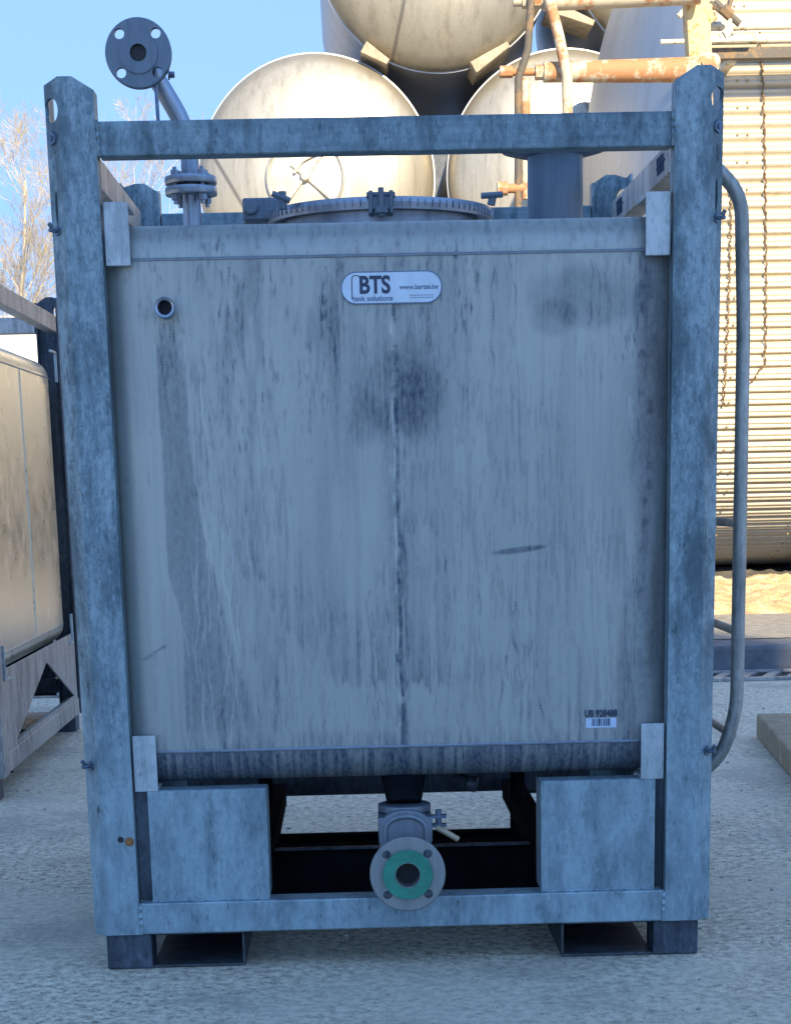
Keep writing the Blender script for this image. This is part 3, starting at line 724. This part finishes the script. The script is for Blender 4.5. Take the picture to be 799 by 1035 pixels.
# bent pipe with flange on the left
vp = empty('vent_pipe'); vp.parent = root
YV = .28
bm = NB(); tube(bm, bend([(-.371, YV, 1.39), (-.371, YV, 1.58), (-.425, YV-.02, 1.672), (-.452, YV-.055, 1.709)], .05, 6), .0175, 20); bm_obj('pipe', bm, M_steel, vp, smooth=True)
bm = NB()
for z in (1.466, 1.4855): lathe(bm, [(.017, z), (.049, z), (.050, z+.002), (.050, z+.012), (.049, z+.014), (.017, z+.014)], (-.371, YV, 0), 'z', 40, close=True)
bm_obj('pipe_flange', bm, M_steel, vp, smooth=True)
for k in range(4):
    a = R(40+90*k); bm = NB(); p = (-.371+.037*math.cos(a), YV+.037*math.sin(a)); tube(bm, [(p[0], p[1], 1.448), (p[0], p[1], 1.515)], .0042, 8); tube(bm, [(p[0], p[1], 1.455), (p[0], p[1], 1.4655)], .0085, 6); tube(bm, [(p[0], p[1], 1.4998), (p[0], p[1], 1.509)], .0085, 6)
    bm_obj('flange_bolt', bm, M_steel, vp)
FC = (-.452, YV-.075, 1.706)
fl = flange(vp, 'end_flange', FC, .0615, .0155, .036, .014, 4, .0095, .0475, R(45), M_flange_dark)
bm = NB(); lathe(bm, [(0, .012), (.0154, .012), (.0154, .006), (0, .006)], FC, 'y', 24); bm_obj('bore', bm, M_black, fl)
bm = NB(); tube(bm, [(FC[0]+.028, FC[1]+.012, 1.69), (FC[0]+.030, FC[1]+.012, 1.57)], .0035, 8); bm_obj('stay_rod', bm, M_bolt, vp)
bm = NB(); hexbolt(bm, (FC[0]+.053, FC[1]+.004, 1.668), 'x', .006, .012); bm_obj('flange_bolt', bm, M_bolt, vp)
# outlet valve
vl = empty('outlet_valve'); vl.parent = root
OC = (.0095, -.055, .1905)
fl = flange(vl, 'outlet_flange', OC, .0725, .024, .045, .016, 4, .0085, .0555, R(45), M_flange)
bm = NB(); lathe(bm, [(.0245, -.0035), (.0245, -.0075), (.047, -.0085), (.048, -.0065), (.048, -.0035)], OC, 'y', 56, close=True); bm_obj('green_gasket', bm, M_green, fl, smooth=False)
bm = NB(); lathe(bm, [(.0235, -.009), (.0245, -.009), (.0245, .05), (.0235, .05)], OC, 'y', 40, close=True); bm_obj('bore_sleeve', bm, M_flange, fl, smooth=True)
bm = NB(); lathe(bm, [(0, .045), (.0234, .045), (.0234, .03), (0, .03)], OC, 'y', 30); bm_obj('bore', bm, M_black, fl)
bm = NB(); lathe(bm, [(.024, .016), (.032, .017), (.030, .10), (.024, .10)], OC, 'y', 40, close=True); bm_obj('outlet_neck', bm, M_flange_dark, vl, smooth=True)
bm = NB(); lathe(bm, [(0, 0), (.048, 0), (.052, .01), (.052, .085), (.046, .10), (0, .10)], (.0095, .045, .205), 'y', 40)
tube(bm, [(.0095, .095, .225), (.0095, .095, .29)], [.040, .036], 32)
lathe(bm, [(0, .272), (.052, .272), (.052, .286), (0, .286)], (.0095, .095, 0), 'z', 36); lathe(bm, [(0, .289), (.052, .289), (.052, .303), (0, .303)], (.0095, .095, 0), 'z', 36)
box(bm, -.043, -.033, .035, .12, .235, .285); box(bm, .052, .062, .035, .12, .235, .285)
arch = [(-.040, .17), (-.040, .270)]+[(.0095+.0495*math.cos(math.pi-math.pi*k/12), .270+.030*math.sin(math.pi*k/12)) for k in range(1, 12)]+[(.059, .270), (.059, .17)]
prism(bm, arch, 'y', .030, .06)
tube(bm, [(x_, .028, z_) for x_, z_ in [(-.030, .20), (-.030, .262)]+[(.0095+.0395*math.cos(math.pi-math.pi*k/12), .262+.026*math.sin(math.pi*k/12)) for k in range(1, 12)]+[(.049, .262), (.049, .20)]], .005, 8)
bm_obj('valve_body', bm, mat_steel('dull_valve_steel', (.20, .24, .28), .45, .6, (.5, .5, .5), 5), vl, .002, smooth=True)
bm = NB(); tube(bm, [(.0095, .095, .303), (.0095, .12, .36)], [.034, .045], 28); bm_obj('drop_pipe', bm, M_under, vl, smooth=True)
bm = NB(); box(bm, .062, .090, .045, .06, .262, .268); box(bm, .062, .090, .045, .06, .280, .286); tube(bm, [(.075, .052, .255), (.075, .052, .296)], .006, 8); bm_obj('valve_clamp', bm, M_bolt, vl)
bm = NB(); tube(bm, bend([(.072, .04, .262), (.086, .03, .256), (.112, .028, .240)], .01), [.0065]*8+[.0065] if False else .006, 10); bm_obj('lever', bm, M_brass, vl, smooth=True)
bm = NB(); tube(bm, [(.10, .30, .345), (.145, .22, .322)], .011, 10); tube(bm, [(.145, .21, .322), (.160, .205, .318)], .016, 12); bm_obj('side_plug', bm, M_galv_dark, vl, smooth=True)
# ladder on the right side
ld = empty('side_ladder'); ld.parent = root
for yy in (.10, .44):
    bm = NB(); tube(bm, bend([(.595, yy, 1.482), (.655, yy, 1.425), (.664, yy, 1.2), (.667, yy, .47), (.640, yy, .385), (.597, yy, .345)], .055, 8), .0132, 20)
    bm_obj('ladder_rail', bm, mat_galv('galvanised_tube', (.16, .17, .155), (.27, .28, .26), (.38, .39, .37), metal=.55, spangle=.4) if yy < .2 else M_galv_warm, ld, smooth=True)
for z in (.42, .625, .83):
    bm = NB(); tube(bm, [(.662, .11, z), (.662, .43, z)], .0085, 12); bm_obj('rung', bm, M_galv_warm, ld, smooth=True)

# ------------------------------------------------------------------ SECOND CONTAINER (left)
make_container((-1.7535, 2.06, 0), 1.76, 'second tank container behind on the left, with tan reflections and a triangular cut-out base', 'tank container', 'galvanised tank containers', warm=True, ix=.032, iy=.125, zpl=.385)

# ------------------------------------------------------------------ GROUND
bm = NB(); v = [bm.verts.new(p) for p in ((-250, -250, 0), (250, -250, 0), (250, 350, 0), (-250, 350, 0))]; bm.faces.new(v)
tag(bm_obj('ground', bm, M_ground), kind='structure')
bm = NB(); box(bm, -40, 40, 5.34, 5.72, -.05, .128); tag(bm_obj('kerb', bm, M_kerb, bevel=.02), kind='structure')
def sheet(name, x0, x1, y0, y1, nx, ny, fz, mat):
    V = []; 
    for j in range(ny+1):
        for i in range(nx+1):
            x = x0+(x1-x0)*i/nx; y = y0+(y1-y0)*j/ny; V.append((x, y))
    A = np.array(V); Z = fz(A[:, 0], A[:, 1]); verts = [(a, b, c) for (a, b), c in zip(V, Z)]
    F = [(j*(nx+1)+i, j*(nx+1)+i+1, (j+1)*(nx+1)+i+1, (j+1)*(nx+1)+i) for j in range(ny) for i in range(nx)]
    me = bpy.data.meshes.new(name); me.from_pydata(verts, [], F); me.shade_smooth(); me.materials.append(mat)
    o = bpy.data.objects.new(name, me); COL.objects.link(o); return o
tag(sheet('yard_surface', -40, 40, 5.7205, 30, 60, 20, lambda x, y: .124+.008*vnoise(x, y, 3, 3, 5), M_yard), kind='structure')
hz = lambda x, y: .10+sstep(7.25, 7.6, y)*sstep(9.9, 9.3, y)*sstep(1.2, 1.9, x)*(.045+.13*fbm(x, y, 2.2, 2.2, 301)*sstep(7.4, 9.0, y)+.06*fbm(x, y, 12, 12, 305, 3))
tag(sheet('sand_and_straw', 1.2, 6.5, 7.2, 10.0, 260, 140, hz, M_sand), 'rough bank of pale sand and straw lying in the sun under the corrugated tank', 'sand', kind='stuff')
hz2 = lambda x, y: .10+.10*fbm(x, y, 2.5, 2.5, 401)+.05*fbm(x, y, 14, 14, 405, 3)
tag(sheet('dark_rubble', 1.2, 9, 9.7, 16, 220, 120, hz2, M_asph), 'dark rubble and debris in the shade below the corrugated tank', 'rubble', kind='stuff')
gm = NB(); gr_ = random.Random(4)
for k in range(1600):
    x = gr_.uniform(-1.6, 2.6); y = -.9+5.9*gr_.random()**1.3; q = .0015+.004*gr_.random()**3
    M4 = Matrix.Translation((x, y, q*.4)) @ Matrix.Rotation(gr_.random()*6.28, 4, 'Z') @ Matrix.Diagonal((q*1.3, q, q*.7, 1))
    bmesh.ops.create_icosphere(gm, subdivisions=1, radius=1, matrix=M4)
tag(bm_obj('grit', gm, mat_flat('grit_stones', (.36, .33, .27), .9, 0, .6, 40)), 'loose grit and small stones scattered over the concrete', 'grit', kind='stuff')
# drain grate
dr = empty('drain_grate', (0, 5.2, 0), label='long slotted metal drain grate set in the concrete in front of the kerb', cat='drain')
bm = NB(); box(bm, -2, 7, -.20, .10, .002, .004); bm_obj('channel', bm, M_black, dr)
bm = NB(); box(bm, -2, 7, -.24, -.20, .001, .016); box(bm, -2, 7, .10, .13, .001, .016); bm_obj('edge_frame', bm, M_galv_warm, dr, .002)
bm = NB(); x = -2
while x < 6.8:
    vv = [(x, -.1998), (x+.05, -.1998), (x+.17, .0998), (x+.12, .0998)]; prism(bm, vv, 'z', .0045, .0155); x += .115
tag(bm_obj('grating', bm, M_galv_warm, dr), kind=None)
# concrete beam at the right edge
d = Vector((-.104, -1.0, 0)).normalized(); s_ = Vector((-d.y, d.x, 0)); o0 = Vector((1.362, 3.10, 0))
bm = NB(); L = 1.9; hh = .085; ww = .16
cs = [o0, o0+d*L, o0+d*L+s_*ww, o0+s_*ww]
A = [bm.verts.new((p.x, p.y, .002)) for p in cs]; B = [bm.verts.new((p.x, p.y, hh)) for p in cs]
bm.faces.new(A); bm.faces.new(B[::-1])
for i in range(4): bm.faces.new((A[i], B[i], B[(i+1) % 4], A[(i+1) % 4]))
tag(bm_obj('timber_beam', bm, mat_flat('weathered_grey_timber', (.27, .21, .135), .9, 0, .4, 18, .6), bevel=.008), 'weathered grey beam lying on the concrete at the right edge', 'beam')

# ------------------------------------------------------------------ STACKED TANKS
PXM = 1866.7/(18.517*math.cos(PITCH)*0+18.0)
TR = 1.10; YB = 15.0
def dish_tank(cx, cz, rad, ang, off, label, length=5.5, base=(.46, .43, .36), manhole=False):
    r0 = empty('storage_tank', (cx, YB, cz), label=label, cat='tank', group='stainless tanks stacked in the yard')
    bm = NB(); prof = []
    for k in range(22):
        a = (math.pi/2)*k/21; 
        # torispherical head: shallow crown and rounded knuckle
        rr_ = rad*math.sin(a)**.96 if k else 0
        prof.append((rr_, -.30*rad*(max(0, 1-(rr_/rad)**2.6))**.62))
    lathe(bm, prof, (0, 0, 0), 'y', 96)
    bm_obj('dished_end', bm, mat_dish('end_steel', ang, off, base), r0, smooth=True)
    bm = NB(); lathe(bm, [(rad, .001), (rad+.012, .002), (rad+.012, .10), (rad, .101), (rad, length), (rad*.6, length+.2), (0, length+.28)], (0, 0, 0), 'y', 96)
    bm_obj('tank_barrel', bm, M_barrel, r0, smooth=True)
    if manhole:
        mx, mz = -.10, -.02; yy = -.30*rad-.001
        h = empty('manhole'); h.parent = r0
        bm = NB(); lathe(bm, [(.335, .06), (.335, -.012), (.350, -.018), (.365, -.012), (.365, .06)], (mx, yy, mz), 'y', 64, close=True); bm_obj('manhole_rim', bm, M_dish_hw, h, smooth=True)
        bm = NB(); lathe(bm, [(0, -.03), (.15, -.026), (.334, .004), (.334, .05)], (mx, yy, mz), 'y', 64); bm_obj('manhole_cover', bm, M_dish_cv, h, smooth=True)
        bm = NB()
        for a, l in ((50, .28), (140, .17), (230, .28), (320, .30)):
            c_, s2 = math.cos(R(a)), math.sin(R(a)); tube(bm, [(mx, yy-.045, mz), (mx+c_*l, yy-.03, mz+s2*l)], .016, 8)
        tube(bm, bend([(mx-.10, yy-.05, mz+.03), (mx-.03, yy-.05, mz+.13), (mx+.12, yy-.05, mz+.20)], .03), .014, 8)
        lathe(bm, [(0, -.09), (.035, -.09), (.05, -.05), (.05, -.02), (0, -.02)], (mx, yy, mz), 'y', 20)
        bm_obj('cover_bracket', bm, M_cream, h)
    return r0
M_barrel = mat_steel('barrel_steel', (.40, .40, .40), .4, .7, (.5, .45, .4), .5)
M_dish_hw = mat_flat('rim_steel', (.42, .39, .32), .4, .6, .2, 12)
M_dish_cv = mat_flat('cover_steel', (.45, .42, .355), .45, .5, .2, 5)
XL = -.305; DX = 2.33; ZL = 3.70; DZ = 2.02
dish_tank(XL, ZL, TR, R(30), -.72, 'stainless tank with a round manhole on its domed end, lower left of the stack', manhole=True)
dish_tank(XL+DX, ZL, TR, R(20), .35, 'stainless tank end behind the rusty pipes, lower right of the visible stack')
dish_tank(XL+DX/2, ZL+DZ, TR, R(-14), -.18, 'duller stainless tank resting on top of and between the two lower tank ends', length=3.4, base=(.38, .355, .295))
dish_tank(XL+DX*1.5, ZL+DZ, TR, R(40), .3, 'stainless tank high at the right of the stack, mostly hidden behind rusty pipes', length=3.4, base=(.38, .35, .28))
sh = empty('storage_shed', (.4, 23, .12), label='dark shed wall showing only in the narrow gaps between the stacked tanks', cat='shed')
bm = NB(); box(bm, 0, 6, 0, 5, 0, 5.4); bm_obj('wall', bm, M_kerb, sh)
bm = NB(); box(bm, -.1, 6.1, -.1, 5.1, 5.403, 5.5); bm_obj('roof', bm, M_kerb, sh)
for k in range(3):
    q = ('left', 'middle', 'right')[k]
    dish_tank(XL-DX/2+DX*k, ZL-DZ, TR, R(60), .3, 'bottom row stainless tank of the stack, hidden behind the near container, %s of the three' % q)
    for yb in (.5, 4.6):
        bm = NB(); x = XL-DX/2+DX*k; box(bm, x-.75, x+.75, YB+yb, YB+yb+.3, .12, ZL-DZ-TR+.12)
        c = bm_obj('cradle_block', bm, M_kerb); cc = NB(); lathe(cc, [(0, -1), (TR+.004, -1), (TR+.004, 8), (0, 8)], (x, YB, ZL-DZ), 'y', 64); cut(c, [cc])
        tag(c, 'concrete cradle under the %s end of the bottom %s tank' % ('near' if yb < 1 else 'far', q), 'block', 'concrete cradles under the tanks')
# timber wedges between tanks
def wedge(px, pz, ang, l, label):
    bm = NB(); c_, s2 = math.cos(R(ang)), math.sin(R(ang))
    pts = [(-l/2, -.055), (l/2, -.02), (l/2, .03), (-l/2, .055)]
    prism(bm, [(px+x*c_-z*s2, pz+x*s2+z*c_) for x, z in pts], 'y', YB-.16, YB+.4)
    tag(bm_obj('timber_wedge', bm, M_timber, bevel=.006), label, 'wedge', 'timber wedges between stacked tanks')
cxm = XL+DX/2; czm = ZL+DZ/2
wedge(.27, 4.75, -32, .26, 'pale timber wedge jammed between the upper tank and the lower left tank end')
wedge(1.33, 4.72, 30, .38, 'pale timber wedge jammed between the upper tank and the lower right tank end')
wedge(2.07, 5.06, -22, .44, 'long pale timber wedge above the lower right tank, behind the rusty pipes')

# ------------------------------------------------------------------ CORRUGATED TANK (lying along x)
CX, CYC, CZ, CR = 2.40, 12.40, 2.62, 2.40
ct = empty('corrugated_tank', (CX, CYC, .15), label='huge horizontal tank clad in cream corrugated sheet, filling the right side', cat='tank')
nr = 182; sub = 12
SE = 2.75
def sec_pt(a, r_=1.0):
    c_, s_ = math.cos(a), math.sin(a); k_ = (abs(c_)**SE+abs(s_)**SE)**(-1/SE); return r_*c_*k_, r_*s_*k_
def sec_r(a): return (abs(math.cos(a))**SE+abs(math.sin(a))**SE)**(-1/SE)
dense = [2*math.pi*k/7200 for k in range(7201)]; acc = [0.0]
for k in range(7200):
    p, q = sec_pt(dense[k]), sec_pt(dense[k+1]); acc.append(acc[-1]+math.hypot(p[0]-q[0], p[1]-q[1]))
prof_r = (0, .2, .7, .95, 1, .9, .72, .9, 1, .95, .6, .15)
ang = list(np.interp(np.arange(nr*sub)/(nr*sub)*acc[-1], acc, dense)); rad = []; gro = []
for i in range(nr):
    for j in range(sub):
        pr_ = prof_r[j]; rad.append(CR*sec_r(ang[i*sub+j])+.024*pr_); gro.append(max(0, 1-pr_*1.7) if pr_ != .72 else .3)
na = len(ang); xsg = [0, .28, 2.6, 2.6001, 5.2, 5.2001, 7.8, 9.5]
verts = []; gv = []
for xi_, x in enumerate(xsg):
    dr_ = .003*(xi_ // 2 % 2)
    for a, r_, g_ in zip(ang, rad, gro):
        verts.append((x, (r_+dr_)*math.cos(a), (CZ-.15)+(r_+dr_)*math.sin(a))); gv.append(g_)
F = [(i*na+k, i*na+(k+1) % na, (i+1)*na+(k+1) % na, (i+1)*na+k) for i in range(len(xsg)-1) for k in range(na)]
for fx in (.24, .31, .86, 1.7, 2.55, 2.66):       # screw heads along the sheet laps
    for i in range(0, nr, 2):
        a = ang[i*sub+7]; r_ = CR*sec_r(a)+.026; b0 = len(verts); cy_, cz_ = r_*math.cos(a), (CZ-.15)+r_*math.sin(a)
        if cy_ > 0: continue
        for q in range(6): verts.append((fx+.010*math.cos(q*1.047), cy_-.006, cz_+.010*math.sin(q*1.047))); gv.append(1)
        verts.append((fx, cy_-.014, cz_)); gv.append(1)
        F += [(b0+q, b0+(q+1) % 6, b0+6) for q in range(6)]
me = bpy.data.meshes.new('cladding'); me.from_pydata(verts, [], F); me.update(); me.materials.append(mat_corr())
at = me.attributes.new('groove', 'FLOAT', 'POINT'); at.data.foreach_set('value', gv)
o = bpy.data.objects.new('cladding', me); COL.objects.link(o); o.parent = ct
bm = NB(); prof = []
for k in range(24):
    a = math.pi/2*k/23; rr_ = CR*.992*math.sin(a); prof.append((rr_, -.50*(max(0, 1-(rr_/(CR*.992))**2.3))**.6))
lathe(bm, prof, (.01, 0, CZ-.15), 'x', 120)
for v in bm.verts:
    a = math.atan2(v.co.z-(CZ-.15), v.co.y); k_ = sec_r(a); t_ = math.hypot(v.co.y, v.co.z-(CZ-.15))/CR; k_ = 1+(k_-1)*t_*t_
    v.co.y *= k_; v.co.z = (CZ-.15)+(v.co.z-(CZ-.15))*k_
bm_obj('tank_end', bm, mat_steel('shaded_end_steel', (.50, .50, .49), .42, .75, (.7, .68, .62), .3), ct, smooth=True)
for xx in (1.1, 4.5):
    bm = NB(); box(bm, xx, xx+.35, -1.4, 1.4, -.02, .85)
    sd = bm_obj('saddle', bm, M_kerb, ct); c = NB(); lathe(c, [(0, -1), (CR+.03, -1), (CR+.03, 2), (0, 2)], (xx, 0, CZ-.15), 'x', 90)
    for v in c.verts:
        a = math.atan2(v.co.z-(CZ-.15), v.co.y); k_ = sec_r(a); v.co.y *= k_; v.co.z = (CZ-.15)+(v.co.z-(CZ-.15))*k_
    cut(sd, [c])
# bumpy rusty cables draped on the cladding
def draped(name, x, z0, z1, r, label, drift=0.0, hook=False):
    pts = []; n = 150; rads = []
    for k in range(n+1):
        z = z0+(z1-z0)*k/n; dz = z-CZ
        y = CYC-((CR+.035)**SE-abs(dz)**SE)**(1/SE); xx = x+drift*k/n+.005*math.sin(k*.9)+.004*math.sin(k*2.3)
        if hook and k > n-8: xx -= .012*(k-(n-8))
        pts.append((xx, y, z)); rads.append(r*(1+.45*math.sin(k*1.3)*math.sin(k*.37+1)))
    bm = NB(); tube(bm, pts, rads, 7); tag(bm_obj(name, bm, M_cable, smooth=True), label, 'cable', 'rusty cables hanging on the corrugated tank')
draped('rusty_cable', 2.80, 3.86, 1.56, .0065, 'long rusty cable hanging down the middle of the corrugated cladding, hooked at its lower end', .08, True)
draped('rusty_cable', 2.60, 2.88, 1.40, .006, 'shorter dark rusty cable hanging beside the ladder of the near container')

# ------------------------------------------------------------------ RUSTY PIPEWORK
YP = 7.5
pw = empty('pipe_rack', (1.92, YP, .12), label='rust-stained cream post carrying rusty horizontal pipes above the near container', cat='pipework')
def wp(bm, pts, r, seg=16): tube(bm, [(x-1.92, y-YP, z-.12) for x, y, z in pts], r, seg)
bm = NB(); 
for (x0_, x1_, z0_, z1_) in ((-.085, .075, 0, 3.03), (-.155, .005, 3.6, 3.6)):
    pass
A = [bm.verts.new(p) for p in ((-.055, 0, 0), (.075, 0, 0), (.075, .12, 0), (-.055, .12, 0))]
B = [bm.verts.new(p) for p in ((-.055, 0, 2.98), (.075, 0, 2.98), (.075, .12, 2.98), (-.055, .12, 2.98))]
C = [bm.verts.new(p) for p in ((-.14, 0, 4.1), (-.005, 0, 4.1), (-.005, .12, 4.1), (-.14, .12, 4.1))]
for P, Q in ((A, B), (B, C)):
    for i in range(4): bm.faces.new((P[i], P[(i+1) % 4], Q[(i+1) % 4], Q[i]))
bm.faces.new(A); bm.faces.new(C); bm_obj('post', bm, M_rust_post, pw, .01)
for k, z in enumerate((3.095, 3.455)):
    bm = NB(); dz = .0 if k == 0 else .035
    wp(bm, [(1.045, YP-.08, z), (1.90, YP-.08, z+dz)], [.052, .066], 20)
    if k == 0: wp(bm, [(1.89, YP-.08, z), (1.95, YP-.05, z+.035), (2.0, YP, z+.06)], [.066, .06, .04], 16)
    pp = bm_obj('horizontal_pipe', bm, M_rust, pw, smooth=True)
    bm = NB(); xq = 1.0 if k == 0 else .93
    wp(bm, [(xq, YP-.08, z), (1.05, YP-.08, z)], .040, 8); wp(bm, [(.83 if k == 0 else .88, YP-.08, z+.004), (xq+.01, YP-.08, z+.004)], .020 if k == 0 else .03, 12)
    if k == 0: wp(bm, [(.805, YP-.08, z+.006), (.875, YP-.08, z+.006)], .032, 8)
    bm_obj('pipe_fitting', bm, M_rust, pp, smooth=True)
bm = NB(); wp(bm, [(1.065, YP-.16, 3.46), (1.12, YP-.18, 3.25), (1.165, YP-.16, 3.06), (1.175, YP-.15, 2.3), (1.175, YP-.14, .2)], .030, 12); bm_obj('upright_pipe', bm, M_rust, pw, smooth=True)
bm = NB(); wp(bm, [(.975, YP-.13, 3.46), (.955, YP-.13, 3.2), (.905, YP-.10, 3.06), (.900, YP-.10, 2.2), (.90, YP-.1, .3)], .022, 10); bm_obj('upright_pipe', bm, M_rust_dark, pw, smooth=True)
bm = NB(); wp(bm, [(.80, YP-.1, 2.497), (1.0, YP-.1, 2.497)], .026, 10); wp(bm, [(.785, YP-.1, 2.497), (.84, YP-.1, 2.497)], .038, 8); wp(bm, [(.945, YP-.1, 2.44), (.945, YP-.1, 3.06)], .026, 10); bm_obj('branch_tee', bm, M_rust, pw, smooth=True)
bm = NB(); wp(bm, [(.80, YP-.13, 3.53), (1.2, YP-.13, 3.53)], .018, 8); bm_obj('thin_bar', bm, M_rust_dark, pw)
# rods and clutter at the top right
lb = empty('lagged_pipes', (2.0, 9.0, .12), label='thin cream pipes and couplings crossing the corrugated tank at the top right', cat='pipework')
YQ = 9.80
def lp(bm, pts, r, seg=10): tube(bm, [(-.0837+(x+.0837)*1.097-2.0, y-9.0, .92+(z-.92)*1.097-.12) for x, y, z in pts], r*1.08, seg)
zA = 3.565
bm = NB(); lp(bm, [(2.02, YQ, zA+.01), (6.5, YQ, zA+.02)], .028); bm_obj('pipe', bm, M_cream, lb, smooth=True)
bm = NB(); lp(bm, [(2.10, YQ-.05, zA-.075), (6.5, YQ-.05, zA-.065)], .030); bm_obj('pipe', bm, M_cream, lb, smooth=True)
bm = NB(); lp(bm, [(1.86, YQ-.15, zA-.10), (2.42, YQ-.15, zA-.095), (2.44, YQ-.15, zA-.05)], .014); bm_obj('rod', bm, M_cream, lb, smooth=True)
bm = NB(); box(bm, .28, 4.8, .72, .80, .92+(zA-.185-.92)*1.097-.12, .92+(zA-.125-.92)*1.097-.12); bm_obj('support_angle', bm, M_rust_dark, lb)
cr = random.Random(12)
for k in range(15):
    x = 2.04+.24*cr.random(); z = 3.49+.26*cr.random()
    bm = NB(); a = cr.uniform(-1, 1); l = .03+.05*cr.random(); r_ = .010+.012*cr.random()
    lp(bm, [(x-l, YQ-.14, z-l*a), (x+l, YQ-.14, z+l*a)], r_, 8)
    lp(bm, [(x-l*.4, YQ-.145, z-l*.4*a), (x+l*.3, YQ-.145, z+l*.3*a)], r_*1.6, 6)
    if k % 2: lp(bm, [(x, YQ-.15, z), (x+.02, YQ-.15, z+.08)], r_*.8, 7)
    bm_obj('coupling', bm, (M_cream, M_rust_post, M_rust_dark)[k % 3], lb, smooth=True)
for x in (2.55, 4.6):
    bm = NB(); box(bm, x-2-.03, x-2+.03, .78, 1.30, .92+(zA-.20-.92)*1.097-.12, .92+(zA-.17-.92)*1.097-.12); bm_obj('wall_bracket', bm, M_cream, lb)

# ------------------------------------------------------------------ TREES
def make_tree(name, loc, h, seed, label, lean=0.0, dens=1.0):
    r = random.Random(seed); root_ = empty(name, loc, label=label, cat='tree', group='bare trees behind the yard')
    tb = NB(); br = NB(); cnt = [0]
    def grow(p, d, L, rad, lev):
        n = 5 if lev < 2 else 3; pts = [p.copy()]; rs = [rad]
        for i in range(n):
            d = (d+Vector((r.gauss(0, .10), r.gauss(0, .10), r.gauss(0, .05)+(.05 if lev else .02)))).normalized()
            p = p+d*(L/n); pts.append(p.copy()); rs.append(rad*(1-.75*(i+1)/n))
        tube(tb if lev == 0 else br, pts, rs, 8 if lev == 0 else (4 if lev < 3 else 3), False)
        cnt[0] += 1
        if lev >= 4: return
        k = {0: 22, 1: 7, 2: 6, 3: 5}[lev]; k = max(2, int(k*dens))
        for j in range(k):
            t = (.22 if lev == 0 else .15)+(1-.2)*r.random()**.9*.98; t = min(t, .98); q = t*n; i0 = min(int(q), n-1); f = q-i0
            pp = pts[i0].lerp(pts[i0+1], f); dd = (pts[i0+1]-pts[i0]).normalized(); a = r.random()*6.283
            side = dd.orthogonal().normalized(); side.rotate(Matrix.Rotation(a, 3, dd))
            sp_ = .55+.45*r.random(); nd = (dd*(1.0)+side*sp_+Vector((0, 0, .25))).normalized()
            grow(pp, nd, L*((.42 if lev == 0 else .58)*(1.1-t*.5))*(.7+.5*r.random()), max(rs[i0]*.42*(1-.3*f), .0035), lev+1)
    grow(Vector((0, 0, 0)), Vector((lean, 0, 1)).normalized(), h, h*.011, 0)
    bm_obj('trunk', tb, M_bark, root_, smooth=True); bm_obj('branches', br, M_twig, root_)
    return root_
TL = [(-8.2, 34, 9.6, 1, 'pale-trunked'), (-6.7, 30, 8.2, 2, 'tall slender'), (-5.1, 33, 8.8, 3, 'thin leaning'), (-9.6, 38, 10, 4, 'broad'), (-3.9, 38, 9.4, 5, 'twiggy'), (-1.2, 42, 9.6, 6, 'low rounded'), (3.5, 45, 9, 7, 'hidden'), (-12.5, 36, 10, 8, 'outer')]
for x, y, h, sd, w_ in TL[:6]:
    pass
names = ['bare yellow-lit tree whose pale forked trunk shows left of the near post', 'tall bare tree at the left edge of the picture', 'slender bare tree directly behind the top of the left post', 'wide bare tree farther back behind the left edge of the yard',
         'bare twiggy tree seen just right of the left post under the bent pipe', 'distant bare tree behind the bent pipe and the first stacked tank']
for (x, y, h, sd, w_), lb_ in zip(TL[:6], names): make_tree('bare_tree', (x, y, .1), h*.74, sd, lb_, lean=random.Random(sd).uniform(-.06, .06), dens=1.0)

# ------------------------------------------------------------------ far white building, left, and an unseen hall added behind the camera, sized to shade the yard
wb = empty('white_building', (-9, 24, 0), label='low white building far behind the left container', cat='building')
bm = NB(); box(bm, -9, 6.2, 0, 9, 0, 3.25); bm_obj('wall', bm, M_whitewall, wb)
bm = NB(); box(bm, -9.1, 6.3, -.1, 9.1, 3.253, 3.33); bm_obj('roof', bm, M_galv_warm, wb)
for k in range(5):
    f = NB(); x = -7.5+k*2.4; box(f, x, x+1.3, -.03, -.002, 1.1, 2.2); fr = bm_obj('window', f, M_whitewall, wb); f = NB(); box(f, x+.07, x+1.23, -.036, -.032, 1.17, 2.13); bm_obj('pane', f, M_ink_soft, fr)
HB = 22.0; HH = .12+(6.9+HB)/math.cos(SUN_AZ)*math.tan(SUN_EL)
hl = empty('shading_hall', (0, -HB, 0), label='tall narrow light grey hall, unseen behind the viewer, added to shade the near yard', cat='building')
bm = NB(); box(bm, 6.05, 10.95, -18, 0, 0, HH); bm_obj('wall', bm, M_hall, hl)
for x in (8.6,):
    bm = NB(); box(bm, x-2, x+2, .003, .06, 0, 4.5); bm_obj('door', bm, M_kerb, hl)
